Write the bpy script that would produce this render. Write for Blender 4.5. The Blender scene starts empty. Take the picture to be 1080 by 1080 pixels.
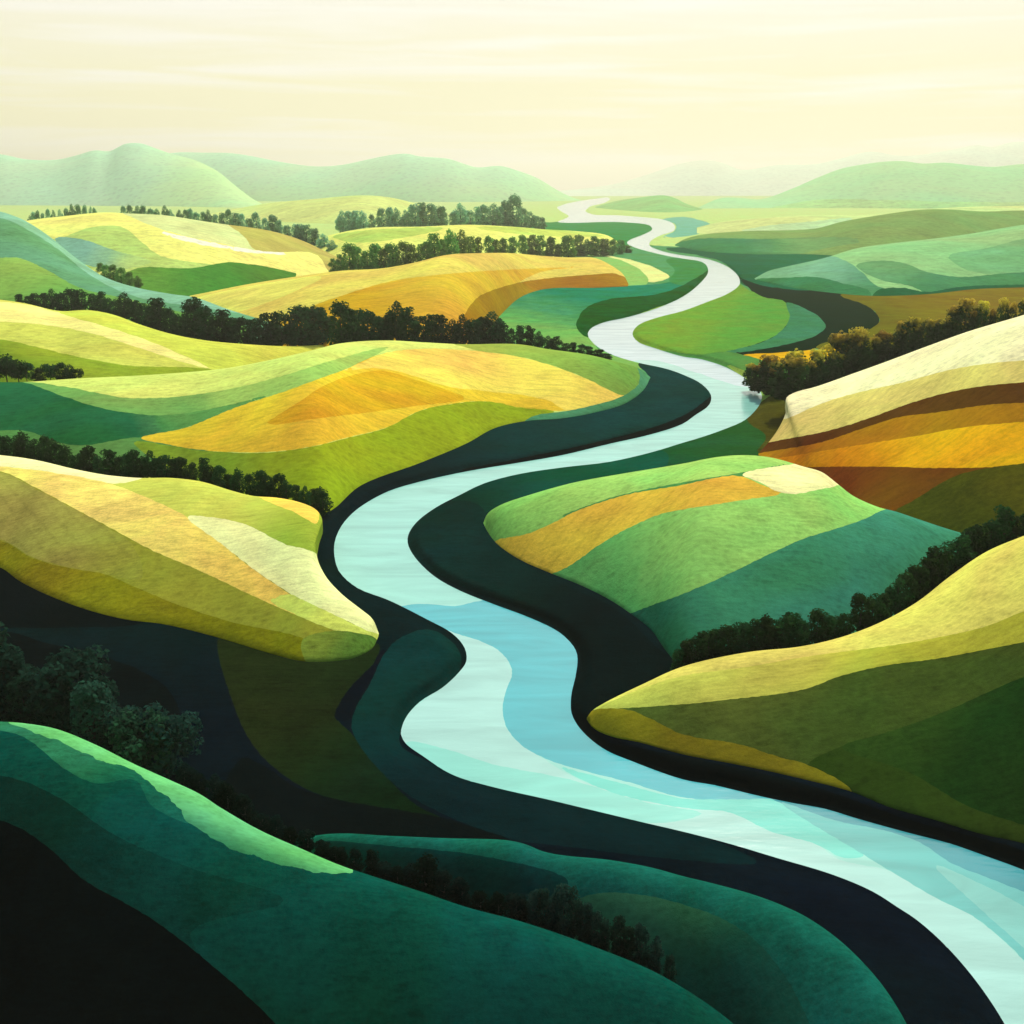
import bpy, math, random
import numpy as np

random.seed(7)
rng = np.random.default_rng(7)
S = bpy.context.scene
COL = S.collection

# ------------------------------------------------------------------ camera
H = 80.0                      # drone height over the river, metres
F = 1158.0                    # focal length for a 1080 wide frame
YH = 198.0                    # row of the true horizon
PITCH = math.atan((540 - YH) / F)
CAM = np.array([0.0, 0.0, H])
FW = np.array([0, math.cos(PITCH), -math.sin(PITCH)])
UP = np.array([0, math.sin(PITCH), math.cos(PITCH)])
RT = np.array([1.0, 0, 0])
GZ = 1.6                      # height of the valley floor above the water

cam_d = bpy.data.cameras.new('camera')
cam_d.sensor_width = 36
cam_d.lens = 36 * F / 1080
cam_d.clip_start = 1
cam_d.clip_end = 60000
cam = bpy.data.objects.new('camera', cam_d)
COL.objects.link(cam)
cam.location = CAM
cam.rotation_euler = (math.pi / 2 - PITCH, 0, 0)
S.camera = cam


def ray(p):
    p = np.asarray(p, float)
    return (((p[..., 0] - 540) / F)[..., None] * RT + ((540 - p[..., 1]) / F)[..., None] * UP + FW)


def project(P):
    d = P - CAM
    z = np.maximum(d @ FW, 1e-3)
    return np.stack([540 + F * (d @ RT) / z, 540 - F * (d @ UP) / z], -1)


def on_plane(p, z):
    r = ray(p)
    lam = (z - H) / np.minimum(r[..., 2], -2e-4)
    return CAM + r * lam[..., None]


# ------------------------------------------------------------------ curves
def catmull(pts, closed=False, sub=6):
    p = np.asarray(pts, float)
    if closed:
        p = np.vstack([p[-1:], p, p[:2]])
    else:
        p = np.vstack([2 * p[0] - p[1], p, 2 * p[-1] - p[-2]])
    out = []
    for i in range(len(p) - 3):
        a, b, c, d = p[i:i + 4]
        t0 = 0.0
        t1 = t0 + max(np.linalg.norm(b - a), 1e-3) ** .5
        t2 = t1 + max(np.linalg.norm(c - b), 1e-3) ** .5
        t3 = t2 + max(np.linalg.norm(d - c), 1e-3) ** .5
        t = np.linspace(t1, t2, sub, endpoint=False)[:, None]
        A1 = (t1 - t) / (t1 - t0) * a + (t - t0) / (t1 - t0) * b
        A2 = (t2 - t) / (t2 - t1) * b + (t - t1) / (t2 - t1) * c
        A3 = (t3 - t) / (t3 - t2) * c + (t - t2) / (t3 - t2) * d
        B1 = (t2 - t) / (t2 - t0) * A1 + (t - t0) / (t2 - t0) * A2
        B2 = (t3 - t) / (t3 - t1) * A2 + (t - t1) / (t3 - t1) * A3
        out.append((t2 - t) / (t2 - t1) * B1 + (t - t1) / (t2 - t1) * B2)
    out = np.vstack(out)
    if not closed:
        out = np.vstack([out, p[-2:-1]])
    return out


class Curve:
    def __init__(self, pts):
        c = catmull(pts)
        d = np.concatenate([[0], np.cumsum(np.linalg.norm(np.diff(c, axis=0), axis=1))])
        self.c, self.s, self.len = c, d / d[-1], d[-1]

    def __call__(self, s):
        return np.stack([np.interp(s, self.s, self.c[:, 0]), np.interp(s, self.s, self.c[:, 1])], -1)

    def at_x(self, x):
        k = int(np.argmin(np.abs(self.c[:, 0] - x)))
        i = max(0, min(len(self.c) - 2, k - (1 if self.c[k, 0] > x else 0)))
        x0, x1 = self.c[i, 0], self.c[i + 1, 0]
        u = 0 if abs(x1 - x0) < 1e-6 else min(1, max(0, (x - x0) / (x1 - x0)))
        return self.s[i] + u * (self.s[i + 1] - self.s[i])


def sdf(P, poly):
    """signed distance to a closed outline, positive inside; far points get -1e3"""
    lo, hi = poly.min(0) - 12, poly.max(0) + 12
    f = np.full(len(P), -1e3)
    m = ((P >= lo) & (P <= hi)).all(1)
    Q = P[m]
    if not len(Q):
        return f
    d2 = np.full(len(Q), 1e18)
    inside = np.zeros(len(Q), bool)
    a = poly
    b = np.roll(poly, -1, 0)
    for (ax, ay), (bx, by) in zip(a, b):
        ex, ey = bx - ax, by - ay
        L = ex * ex + ey * ey
        if L < 1e-12:
            continue
        wx, wy = Q[:, 0] - ax, Q[:, 1] - ay
        t = np.clip((wx * ex + wy * ey) / L, 0, 1)
        d2 = np.minimum(d2, (wx - ex * t) ** 2 + (wy - ey * t) ** 2)
        cr = ((ay <= Q[:, 1]) != (by <= Q[:, 1]))
        if ey != 0:
            inside ^= cr & (Q[:, 0] < ax + (Q[:, 1] - ay) / ey * ex)
    f[m] = np.where(inside, 1, -1) * np.sqrt(d2)
    return f


def split(V, T, f, lab):
    """cut triangles along f = 0; returns vertices, triangles, labels and which triangles are inside"""
    g = f > 0
    c = g[T].sum(1)
    mix = (c == 1) | (c == 2)
    keepT, keepL, keepI = T[~mix], lab[~mix], c[~mix] == 3
    if not mix.any():
        return V, T, lab, c == 3
    M, ML = T[mix], lab[mix]
    gm = g[M]
    lone_in = gm.sum(1) == 1
    k = np.where(lone_in, gm.argmax(1), (~gm).argmax(1))
    r = np.arange(len(M))
    a, b, d = M[r, k], M[r, (k + 1) % 3], M[r, (k + 2) % 3]
    E = np.sort(np.concatenate([np.stack([a, b], 1), np.stack([a, d], 1)]), 1)
    U, inv = np.unique(E, axis=0, return_inverse=True)
    inv = inv.ravel()
    fa, fb = f[U[:, 0]], f[U[:, 1]]
    t = np.clip(fa / (fa - fb), .02, .98)
    NV = V[U[:, 0]] + (V[U[:, 1]] - V[U[:, 0]]) * t[:, None]
    n0 = len(V)
    ab, ad = n0 + inv[:len(M)], n0 + inv[len(M):]
    T1 = np.stack([a, ab, ad], 1)
    T2 = np.stack([ab, b, d], 1)
    T3 = np.stack([ab, d, ad], 1)
    return (np.vstack([V, NV]), np.vstack([keepT, T1, T2, T3]), np.concatenate([keepL, ML, ML, ML]),
            np.concatenate([keepI, lone_in, ~lone_in, ~lone_in]))


def grid(us, vs):
    nu, nv = len(us), len(vs)
    U, W = np.meshgrid(us, vs, indexing='ij')
    V = np.stack([U.ravel(), W.ravel()], 1)
    i, j = np.meshgrid(np.arange(nu - 1), np.arange(nv - 1), indexing='ij')
    q = (i * nv + j).ravel()
    T = np.concatenate([np.stack([q, q + nv, q + nv + 1], 1), np.stack([q, q + nv + 1, q + 1], 1)])
    return V, T


# ------------------------------------------------------------------ materials
SUN = 3.65
EXPO = 1.0                      # light reaching a level white surface, divided by pi
HAZE_D = 0.68e-4
HAZE_C = np.array([.86, .85, .62])


def lin(c):
    c = np.asarray(c, float) / 255
    return np.where(c <= .04045, c / 12.92, ((c + .055) / 1.055) ** 2.4)


def albedo(rgb, dist):
    """the crop's own colour, as it would look without the air in between"""
    tr = math.exp(-HAZE_D * dist)
    a = (lin(rgb) - (1 - tr) * HAZE_C * .9) / (tr * EXPO)
    return tuple(np.clip(a, [.0015, .004, .004], [.86, .84, .78]))


def nd(nt, kind, **kw):
    n = nt.nodes.new(kind)
    for k, v in kw.items():
        setattr(n, k, v)
    return n


def field_material(name, c1, c2, size, mott=.3, rows=0.0, bump=.28, rough=.95, spec=0.0):
    """crop or grass: two crop colours blended by ripeness, mottled growth, fine grain and drill rows"""
    m = bpy.data.materials.new(name)
    m.use_nodes = True
    nt = m.node_tree
    L = nt.links.new
    b = nt.nodes['Principled BSDF']
    b.inputs['Roughness'].default_value = rough
    b.inputs['Specular IOR Level'].default_value = spec
    geo = nd(nt, 'ShaderNodeNewGeometry')
    att = nd(nt, 'ShaderNodeAttribute', attribute_name='tone')
    n1 = nd(nt, 'ShaderNodeTexNoise')
    n1.inputs['Scale'].default_value = 1 / (size * 9)
    n1.inputs['Detail'].default_value = 7
    n1.inputs['Roughness'].default_value = .62
    n1.inputs['Distortion'].default_value = .6
    n2 = nd(nt, 'ShaderNodeTexNoise')
    n2.inputs['Scale'].default_value = 1 / size * 1.6
    n2.inputs['Detail'].default_value = 8
    n2.inputs['Roughness'].default_value = .75
    # streaks: stretched noise, like mowing and drilling marks
    mp = nd(nt, 'ShaderNodeMapping')
    mp.inputs['Rotation'].default_value = (0, 0, rows)
    mp.inputs['Scale'].default_value = (.3, 1.3, 1)
    n3 = nd(nt, 'ShaderNodeTexNoise')
    n3.inputs['Scale'].default_value = 1 / size
    n3.inputs['Detail'].default_value = 6
    n3.inputs['Roughness'].default_value = .6
    n4 = nd(nt, 'ShaderNodeTexNoise')
    n4.inputs['Scale'].default_value = 1 / (size * 34)
    n4.inputs['Detail'].default_value = 3
    n4.inputs['Distortion'].default_value = .8
    for n in (n1, n2, n4):
        L(geo.outputs['Position'], n.inputs['Vector'])
    L(geo.outputs['Position'], mp.inputs['Vector'])
    L(mp.outputs['Vector'], n3.inputs['Vector'])
    # edge of the colour blend roughened by noise
    ma = nd(nt, 'ShaderNodeMath', operation='MULTIPLY_ADD')
    L(n2.outputs['Fac'], ma.inputs[0]); ma.inputs[1].default_value = .7; ma.inputs[2].default_value = -.35
    mb = nd(nt, 'ShaderNodeMath', operation='MULTIPLY_ADD')
    L(n1.outputs['Fac'], mb.inputs[0]); mb.inputs[1].default_value = .8
    L(ma.outputs[0], mb.inputs[2])
    mc = nd(nt, 'ShaderNodeMath', operation='MULTIPLY_ADD', use_clamp=True)
    L(att.outputs['Fac'], mc.inputs[0]); mc.inputs[1].default_value = 1.5; mc.inputs[2].default_value = -.65
    md = nd(nt, 'ShaderNodeMath', operation='ADD', use_clamp=True)
    L(mc.outputs[0], md.inputs[0])
    sub = nd(nt, 'ShaderNodeMath', operation='MULTIPLY')
    L(mb.outputs[0], sub.inputs[0])
    # no roughening where the field is all one colour
    bell = nd(nt, 'ShaderNodeMath', operation='MULTIPLY')
    one = nd(nt, 'ShaderNodeMath', operation='SUBTRACT'); one.inputs[0].default_value = 1.0
    L(att.outputs['Fac'], one.inputs[1]); L(att.outputs['Fac'], bell.inputs[0]); L(one.outputs[0], bell.inputs[1])
    L(bell.outputs[0], sub.inputs[1])
    mul4 = nd(nt, 'ShaderNodeMath', operation='MULTIPLY'); mul4.inputs[1].default_value = 2.4
    L(sub.outputs[0], mul4.inputs[0]); L(mul4.outputs[0], md.inputs[1])
    mix = nd(nt, 'ShaderNodeMix', data_type='RGBA')
    mix.inputs[6].default_value = (*c1, 1); mix.inputs[7].default_value = (*c2, 1)
    L(md.outputs[0], mix.inputs[0])
    # growth variation
    s1 = nd(nt, 'ShaderNodeMath', operation='ADD'); L(n1.outputs['Fac'], s1.inputs[0]); L(n3.outputs['Fac'], s1.inputs[1])
    s2 = nd(nt, 'ShaderNodeMath', operation='ADD'); L(s1.outputs[0], s2.inputs[0]); L(n2.outputs['Fac'], s2.inputs[1])
    mr = nd(nt, 'ShaderNodeMapRange')
    mr.inputs['From Min'].default_value = 1.1; mr.inputs['From Max'].default_value = 1.9
    mr.inputs['To Min'].default_value = 1 - mott; mr.inputs['To Max'].default_value = 1 + mott
    s3 = nd(nt, 'ShaderNodeMath', operation='MULTIPLY_ADD'); L(n4.outputs['Fac'], s3.inputs[0]); s3.inputs[1].default_value = .5
    s4 = nd(nt, 'ShaderNodeMath', operation='SUBTRACT'); L(s2.outputs[0], s4.inputs[0]); s4.inputs[1].default_value = .25
    L(s4.outputs[0], s3.inputs[2]); L(s3.outputs[0], mr.inputs['Value'])
    hsv = nd(nt, 'ShaderNodeHueSaturation')
    L(mix.outputs[2], hsv.inputs['Color'])
    crop = any(k in name for k in ('wheat', 'barley', 'rapeseed', 'stubble', 'plough', 'hay'))
    if crop:                                   # drill rows and wheel tracks
        mw = nd(nt, 'ShaderNodeMapping'); mw.inputs['Rotation'].default_value = (0, 0, rows + 1.2)
        L(geo.outputs['Position'], mw.inputs['Vector'])
        wv = nd(nt, 'ShaderNodeTexWave', wave_type='BANDS', bands_direction='X')
        wv.inputs['Scale'].default_value = .314 / (size * 3.2)
        wv.inputs['Distortion'].default_value = 2.2; wv.inputs['Detail'].default_value = 2; wv.inputs['Detail Scale'].default_value = .35
        L(mw.outputs['Vector'], wv.inputs['Vector'])
        tr = nd(nt, 'ShaderNodeMapRange'); tr.inputs['From Min'].default_value = .72; tr.inputs['From Max'].default_value = 1
        tr.inputs['To Min'].default_value = 1.01; tr.inputs['To Max'].default_value = .935
        L(wv.outputs['Fac'], tr.inputs['Value'])
    else:                                      # tussocks of rough grass
        vo = nd(nt, 'ShaderNodeTexVoronoi'); vo.inputs['Scale'].default_value = .55 / size; vo.inputs['Randomness'].default_value = 1
        L(geo.outputs['Position'], vo.inputs['Vector'])
        tr = nd(nt, 'ShaderNodeMapRange'); tr.inputs['From Min'].default_value = .05; tr.inputs['From Max'].default_value = .5
        tr.inputs['To Min'].default_value = .84; tr.inputs['To Max'].default_value = 1.03
        L(vo.outputs['Distance'], tr.inputs['Value'])
    mv = nd(nt, 'ShaderNodeMath', operation='MULTIPLY'); L(mr.outputs['Result'], mv.inputs[0]); L(tr.outputs['Result'], mv.inputs[1])
    L(mv.outputs[0], hsv.inputs['Value'])
    mr2 = nd(nt, 'ShaderNodeMapRange')
    mr2.inputs['From Min'].default_value = .3; mr2.inputs['From Max'].default_value = .7
    mr2.inputs['To Min'].default_value = .478; mr2.inputs['To Max'].default_value = .525
    L(n4.outputs['Fac'], mr2.inputs['Value']); L(mr2.outputs['Result'], hsv.inputs['Hue'])
    L(hsv.outputs['Color'], b.inputs['Base Color'])
    bp = nd(nt, 'ShaderNodeBump')
    bp.inputs['Strength'].default_value = bump
    bp.inputs['Distance'].default_value = size * .5
    L(n2.outputs['Fac'], bp.inputs['Height'])
    L(bp.outputs['Normal'], b.inputs['Normal'])
    return m


def water_material(name, c, dist, rough=.12):
    m = bpy.data.materials.new(name)
    m.use_nodes = True
    nt = m.node_tree
    L = nt.links.new
    b = nt.nodes['Principled BSDF']
    b.inputs['Roughness'].default_value = rough
    b.inputs['IOR'].default_value = 1.33
    b.inputs['Specular IOR Level'].default_value = .45
    geo = nd(nt, 'ShaderNodeNewGeometry')
    mp = nd(nt, 'ShaderNodeMapping')
    mp.inputs['Rotation'].default_value = (0, 0, .5)
    mp.inputs['Scale'].default_value = (.25, 1.0, 1)
    L(geo.outputs['Position'], mp.inputs['Vector'])
    n = nd(nt, 'ShaderNodeTexNoise')
    n.inputs['Scale'].default_value = .16; n.inputs['Detail'].default_value = 6; n.inputs['Distortion'].default_value = 1.2
    L(mp.outputs['Vector'], n.inputs['Vector'])
    mr = nd(nt, 'ShaderNodeMapRange')
    mr.inputs['From Min'].default_value = .3; mr.inputs['From Max'].default_value = .7
    mr.inputs['To Min'].default_value = .84; mr.inputs['To Max'].default_value = 1.1
    L(n.outputs['Fac'], mr.inputs['Value'])
    hsv = nd(nt, 'ShaderNodeHueSaturation')
    hsv.inputs['Color'].default_value = (*c, 1)
    L(mr.outputs['Result'], hsv.inputs['Value'])
    L(hsv.outputs['Color'], b.inputs['Base Color'])
    r = nd(nt, 'ShaderNodeTexNoise')
    r.inputs['Scale'].default_value = 1.1; r.inputs['Detail'].default_value = 5
    L(mp.outputs['Vector'], r.inputs['Vector'])
    bp = nd(nt, 'ShaderNodeBump')
    bp.inputs['Strength'].default_value = .16; bp.inputs['Distance'].default_value = .3
    L(r.outputs['Fac'], bp.inputs['Height']); L(bp.outputs['Normal'], b.inputs['Normal'])
    return m


# ------------------------------------------------------------------ mesh building
def link_mesh(name, V, T, N, mat, parent=None, tone=None):
    me = bpy.data.meshes.new(name)
    me.vertices.add(len(V)); me.vertices.foreach_set('co', np.ascontiguousarray(V, np.float32).ravel())
    me.loops.add(len(T) * 3); me.loops.foreach_set('vertex_index', np.ascontiguousarray(T, np.int32).ravel())
    me.polygons.add(len(T)); me.polygons.foreach_set('loop_start', np.arange(0, len(T) * 3, 3, dtype=np.int32))
    me.update(calc_edges=True)
    me.polygons.foreach_set('use_smooth', np.ones(len(T), bool))
    if tone is not None:
        at = me.attributes.new('tone', 'FLOAT', 'POINT')
        at.data.foreach_set('value', np.ascontiguousarray(tone, np.float32))
    me.materials.append(mat)
    if N is not None:
        me.normals_split_custom_set_from_vertices(N.tolist())
    o = bpy.data.objects.new(name, me)
    COL.objects.link(o)
    if parent is not None:
        o.parent = parent
    return o


def tag(o, label=None, cat=None, group=None, kind=None):
    for k, v in (('label', label), ('category', cat), ('group', group), ('kind', kind)):
        if v:
            o[k] = v
    return o


def wobble(P, amp, wl):
    out = np.zeros(len(P))
    for k in range(5):
        a = 1.3 + 2.1 * k
        q = 6.28 / wl * (1 + .55 * k)
        out += np.sin(P[:, 0] * q * math.cos(a) + P[:, 1] * q * math.sin(a) * 1.6 + 7.7 * k) / (1 + .4 * k)
    return amp * out * .5


def region_f(P, spec, rag=.5):
    return region_raw(P, spec) + wobble(P, rag, 18 if rag < 1 else 30)


def region_raw(P, spec):
    if spec[0] == 'below':
        c = catmull(spec[1])
        c = c[np.argsort(c[:, 0], kind='stable')]
        return P[:, 1] - np.interp(P[:, 0], c[:, 0], c[:, 1])
    return sdf(P, catmull(spec[1], True))


def tone_of(P, g):
    if g is None:
        return np.zeros(len(P))
    p0, p1 = np.array(g[0], float), np.array(g[1], float)
    d = p1 - p0
    return np.clip(((P - p0) @ d) / (d @ d), 0, 1)


def build_surface(name, V, T, pos, px, normal, base, fields, size, label, cat=None, maker=None, keep=None, cut=None):
    """base / fields: dicts(name, c, c2, g, mott, rows, region). Cuts the sheet along every field edge."""
    lab = np.zeros(len(T), int)
    if keep is not None:
        V, T, lab, ins = split(V, T, keep(px(V)), lab)
        T, lab = T[ins], lab[ins]
    if cut is not None:
        V, T, lab, ins = split(V, T, cut(px(V)), lab)
    for k, fd in enumerate(fields):
        V, T, lab, ins = split(V, T, region_f(px(V), fd['region'], fd.get('rag', .5)), lab)
        lab[ins] = k + 1
    P3, P2 = pos(V), px(V)
    N = normal(V, P3)
    a, b, c = P3[T[:, 0]], P3[T[:, 1]], P3[T[:, 2]]
    nrm = np.cross(b - a, c - a)
    ref = N[T].mean(1)
    flip = (nrm * ref).sum(1) < 0
    T[flip] = T[flip][:, [0, 2, 1]]
    area = np.linalg.norm(nrm, axis=1)
    root = None
    for k, fd in enumerate([base] + fields):
        t = T[(lab == k) & (area > 1e-9)]
        if not len(t):
            continue
        u, inv = np.unique(t, return_inverse=True)
        inv = inv.reshape(-1, 3)
        dist = float(np.median(np.linalg.norm(P3[u] - CAM, axis=1)))
        if maker:
            mat = maker(fd, dist)
        else:
            c1 = albedo(fd['c'], dist)
            c2 = albedo(fd.get('c2', fd['c']), dist)
            mat = field_material(fd['name'] + '_crop', c1, c2, fd.get('size', size), fd.get('mott', .22) * 1.35, fd.get('rows', .3), fd.get('bump', .28))
        nm = name if root is None else fd['name']
        o = link_mesh(nm, P3[u], inv, N[u], mat, root, tone_of(P2[u], fd.get('g')))
        if root is None:
            root = o
            tag(o, label, cat or name, None, 'structure')
    return root


def numeric_normal(pos, eps):
    def fn(V, P3):
        du = np.array([eps[0], 0]); dv = np.array([0, eps[1]])
        a = pos(V + du) - pos(V - du)
        b = pos(V + dv) - pos(V - dv)
        n = np.cross(a, b)
        l = np.linalg.norm(n, axis=1)
        bad = l < 1e-9
        n[bad] = (0, 0, 1)
        n /= np.where(bad, 1, l)[:, None]
        n[n[:, 2] < 0] *= -1
        return n
    return fn


def fld(name, c, region, c2=None, g=None, **kw):
    d = dict(name=name, c=c, region=region)
    if c2 is not None:
        d['c2'] = c2; d['g'] = g
    d.update(kw)
    return d


def poly(*p):
    return ('poly', p)


def below(*p):
    return ('below', p)


class Hill:
    def __init__(self, label, crest, base, colour, fields, q=.5, kmax=1.4, size=1.0, name='hill', bulge=.38, c2=None, g=None, mott=.22, rows=.3, back=1.1):
        self.C, self.B = Curve(crest), Curve(base)
        self.q, self.kmax, self.bulge, self.backk = q, kmax, bulge, back
        S_ = np.linspace(0, 1, 401)
        c_, b_ = self.C(S_), self.B(S_)
        self.lc = None
        self.S_, self.gz = S_, ground_z(b_) + .08
        lb, lc, lg = self.frame(S_)[3:]
        f_ = lc / lb
        k_ = np.exp(-.5 * (np.arange(-45, 46) / 16.0) ** 2); k_ /= k_.sum()
        f_ = np.convolve(np.pad(f_, 45, mode='edge'), k_, 'valid') * lb
        lo_ = lb + .12 * (np.minimum(lg, kmax * lb) - lb)
        self.S_, self.lc = S_, np.clip(f_, lo_, lb + .92 * (lg - lb))
        n = int(max(self.C.len, self.B.len) / 4)
        us = np.linspace(0, 1, max(24, n))
        hgt = np.abs(self.C(us)[:, 1] - self.B(us)[:, 1]).max()
        front = np.linspace(0, 1, int(max(12, hgt / 4)))
        vs = np.concatenate([np.linspace(-1, 0, 9)[:-1], front, [1.06]])
        V, T = grid(us, vs)
        bd = dict(name=name, c=colour, mott=mott, rows=rows)
        if c2 is not None:
            bd['c2'] = c2; bd['g'] = g
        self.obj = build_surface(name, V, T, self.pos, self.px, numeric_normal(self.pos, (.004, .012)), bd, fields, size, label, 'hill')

    def frame(self, s):
        c, b = self.C(s), self.B(s)
        Pb = on_plane(b, GZ + .10 if self.gz is None else np.interp(s, self.S_, self.gz))
        rc = ray(c)
        lb = (Pb - CAM) @ FW
        lg = np.where(rc[:, 2] < -1e-3, (GZ - H) / np.minimum(rc[:, 2], -1e-3), 1e9)
        lg = np.maximum(lg, lb * 1.0005)
        lc = np.minimum(lb + self.q * (lg - lb), lb * self.kmax) if self.lc is None else np.interp(s, self.S_, self.lc)
        Pc = CAM + rc * lc[:, None]
        return Pb, Pc, rc, lb, lc, lg

    def pos(self, V):
        s, t = np.clip(V[:, 0], 0, 1), V[:, 1]
        Pb, Pc, rc, lb, lc, lg = self.frame(s)
        L = np.linalg.norm(Pc - Pb, axis=1)
        rl = np.linalg.norm(rc, axis=1)
        P1 = Pc - rc / rl[:, None] * (self.bulge * L)[:, None]
        bl = np.minimum(.85 * (lg - lc) * rl, self.backk * L) + .02
        P3 = Pc + rc / rl[:, None] * (bl * .4)[:, None]
        P4 = Pc + rc / rl[:, None] * bl[:, None]
        P4[:, 2] = np.minimum(P4[:, 2], GZ - 1.5)
        tf = np.clip(t, 0, 1)[:, None]
        tb = np.clip(-t, 0, 1)[:, None]
        front = (1 - tf) ** 2 * Pc + 2 * tf * (1 - tf) * P1 + tf ** 2 * Pb
        back = (1 - tb) ** 2 * Pc + 2 * tb * (1 - tb) * P3 + tb ** 2 * P4
        out = np.where(t[:, None] >= 0, front, back)
        out[:, 2] -= np.clip(t - 1, 0, 1) * 30
        return out

    def px(self, V):
        W = V.copy()
        W[:, 1] = np.clip(W[:, 1], .004, 1)
        return project(self.pos(W))

    def behind(self, x, t):
        s = self.C.at_x(x)
        p = self.pos(np.array([[s, -t]]))[0]
        return p, self.C(np.array([s]))[0]


# ------------------------------------------------------------------ the river
RIV_L = [(640, 208), (613, 211.7), (595, 215.5), (588, 219), (592, 223), (600, 228), (594, 231.5), (588, 234), (600, 235), (643, 234), (667, 235), (685, 237.7), (688, 241.7),
         (680, 246.7), (665, 252.7), (661, 256), (667, 260), (687, 266), (707, 270.5), (722, 273), (743, 277.5), (747, 286.7), (737, 300),
         (720, 313), (693, 325), (660, 335), (637, 340), (623, 346.7), (620, 353), (627, 363), (643, 373), (670, 381.7), (703, 389),
         (720, 395), (740, 405), (750, 417), (748, 427), (733, 438), (720, 447), (687, 458), (643, 468), (593, 480), (547, 488),
         (493, 497), (443, 508), (410, 518), (387, 530), (372, 541), (360, 555), (353, 572), (353, 588), (358, 603), (377, 620), (410, 633), (450, 653),
         (477, 668), (490, 683), (492, 697), (485, 708), (467, 725), (443, 740), (428, 757), (423, 773), (427, 783), (447, 798),
         (477, 817), (520, 830), (577, 843), (627, 855), (677, 867), (720, 877), (770, 890), (820, 905), (877, 922), (920, 940),
         (947, 957), (968, 971), (1000, 1000), (1035, 1042), (1065, 1090), (1090, 1150), (1110, 1240)]
RIV_R = [(645, 209.5), (637, 214), (622, 218), (618, 222.5), (624, 226), (650, 227), (677, 229), (700, 231.7), (711, 237), (711, 243), (697, 248),
         (686, 254.5), (685, 259), (693, 263), (707, 267), (722, 269.5), (740, 272), (757, 276.5), (770, 283), (779, 292), (780, 300), (767, 310),
         (747, 318), (720, 328), (693, 335), (673, 343), (667, 352), (672, 360), (690, 367), (720, 376), (740, 379), (767, 388),
         (790, 402), (803, 415), (802, 425), (787, 442), (763, 453), (737, 462), (720, 467), (687, 477), (643, 487), (593, 493),
         (547, 500), (510, 510), (483, 523), (460, 535), (440, 550), (431, 563), (430, 573), (437, 587), (457, 607), (483, 622),
         (520, 637), (560, 652), (590, 667), (605, 682), (609, 693), (607, 713), (603, 730), (602, 740), (603, 753), (613, 770),
         (637, 790), (667, 803), (720, 822), (753, 828), (803, 840), (837, 847), (870, 853), (903, 863), (953, 877), (1003, 890),
         (1040, 903), (1073, 915), (1120, 935), (1200, 975), (1300, 1035), (1420, 1120), (1500, 1240)]
RIVER = np.vstack([catmull(RIV_L, sub=4), catmull(RIV_R, sub=4)[::-1]])

rows_y = np.concatenate([[202.0, 203.0, 204.2], np.arange(205.5, 330, 1.6), np.arange(330, 520, 2.5), np.arange(520, 1241, 4.0)])
cols_x = np.concatenate([np.linspace(-900, -260, 14)[:-1], np.arange(-260, 1345, 5.0), np.linspace(1345, 1980, 14)[1:]])

rw = on_plane(RIVER, 0.0)[:, :2]


def ground_z(P):
    """valley floor with a cut bank down to the water"""
    d = sdf(P, RIVER)                       # pixels, positive in the river
    m = d > -200
    lam = np.abs(H / np.minimum(ray(P)[:, 2], -2e-3))
    w = d * lam / F                         # about metres
    out = np.clip(-w / 3.0, 0, 1)
    z = GZ * (out * out * (3 - 2 * out))
    z = np.where(d > 0, -np.clip(w * .4, 0, 1.2), z)
    return np.where(m, z, GZ)


def ground_pos(V):
    return on_plane(V, ground_z(V))


def ident(V):
    return V


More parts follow.
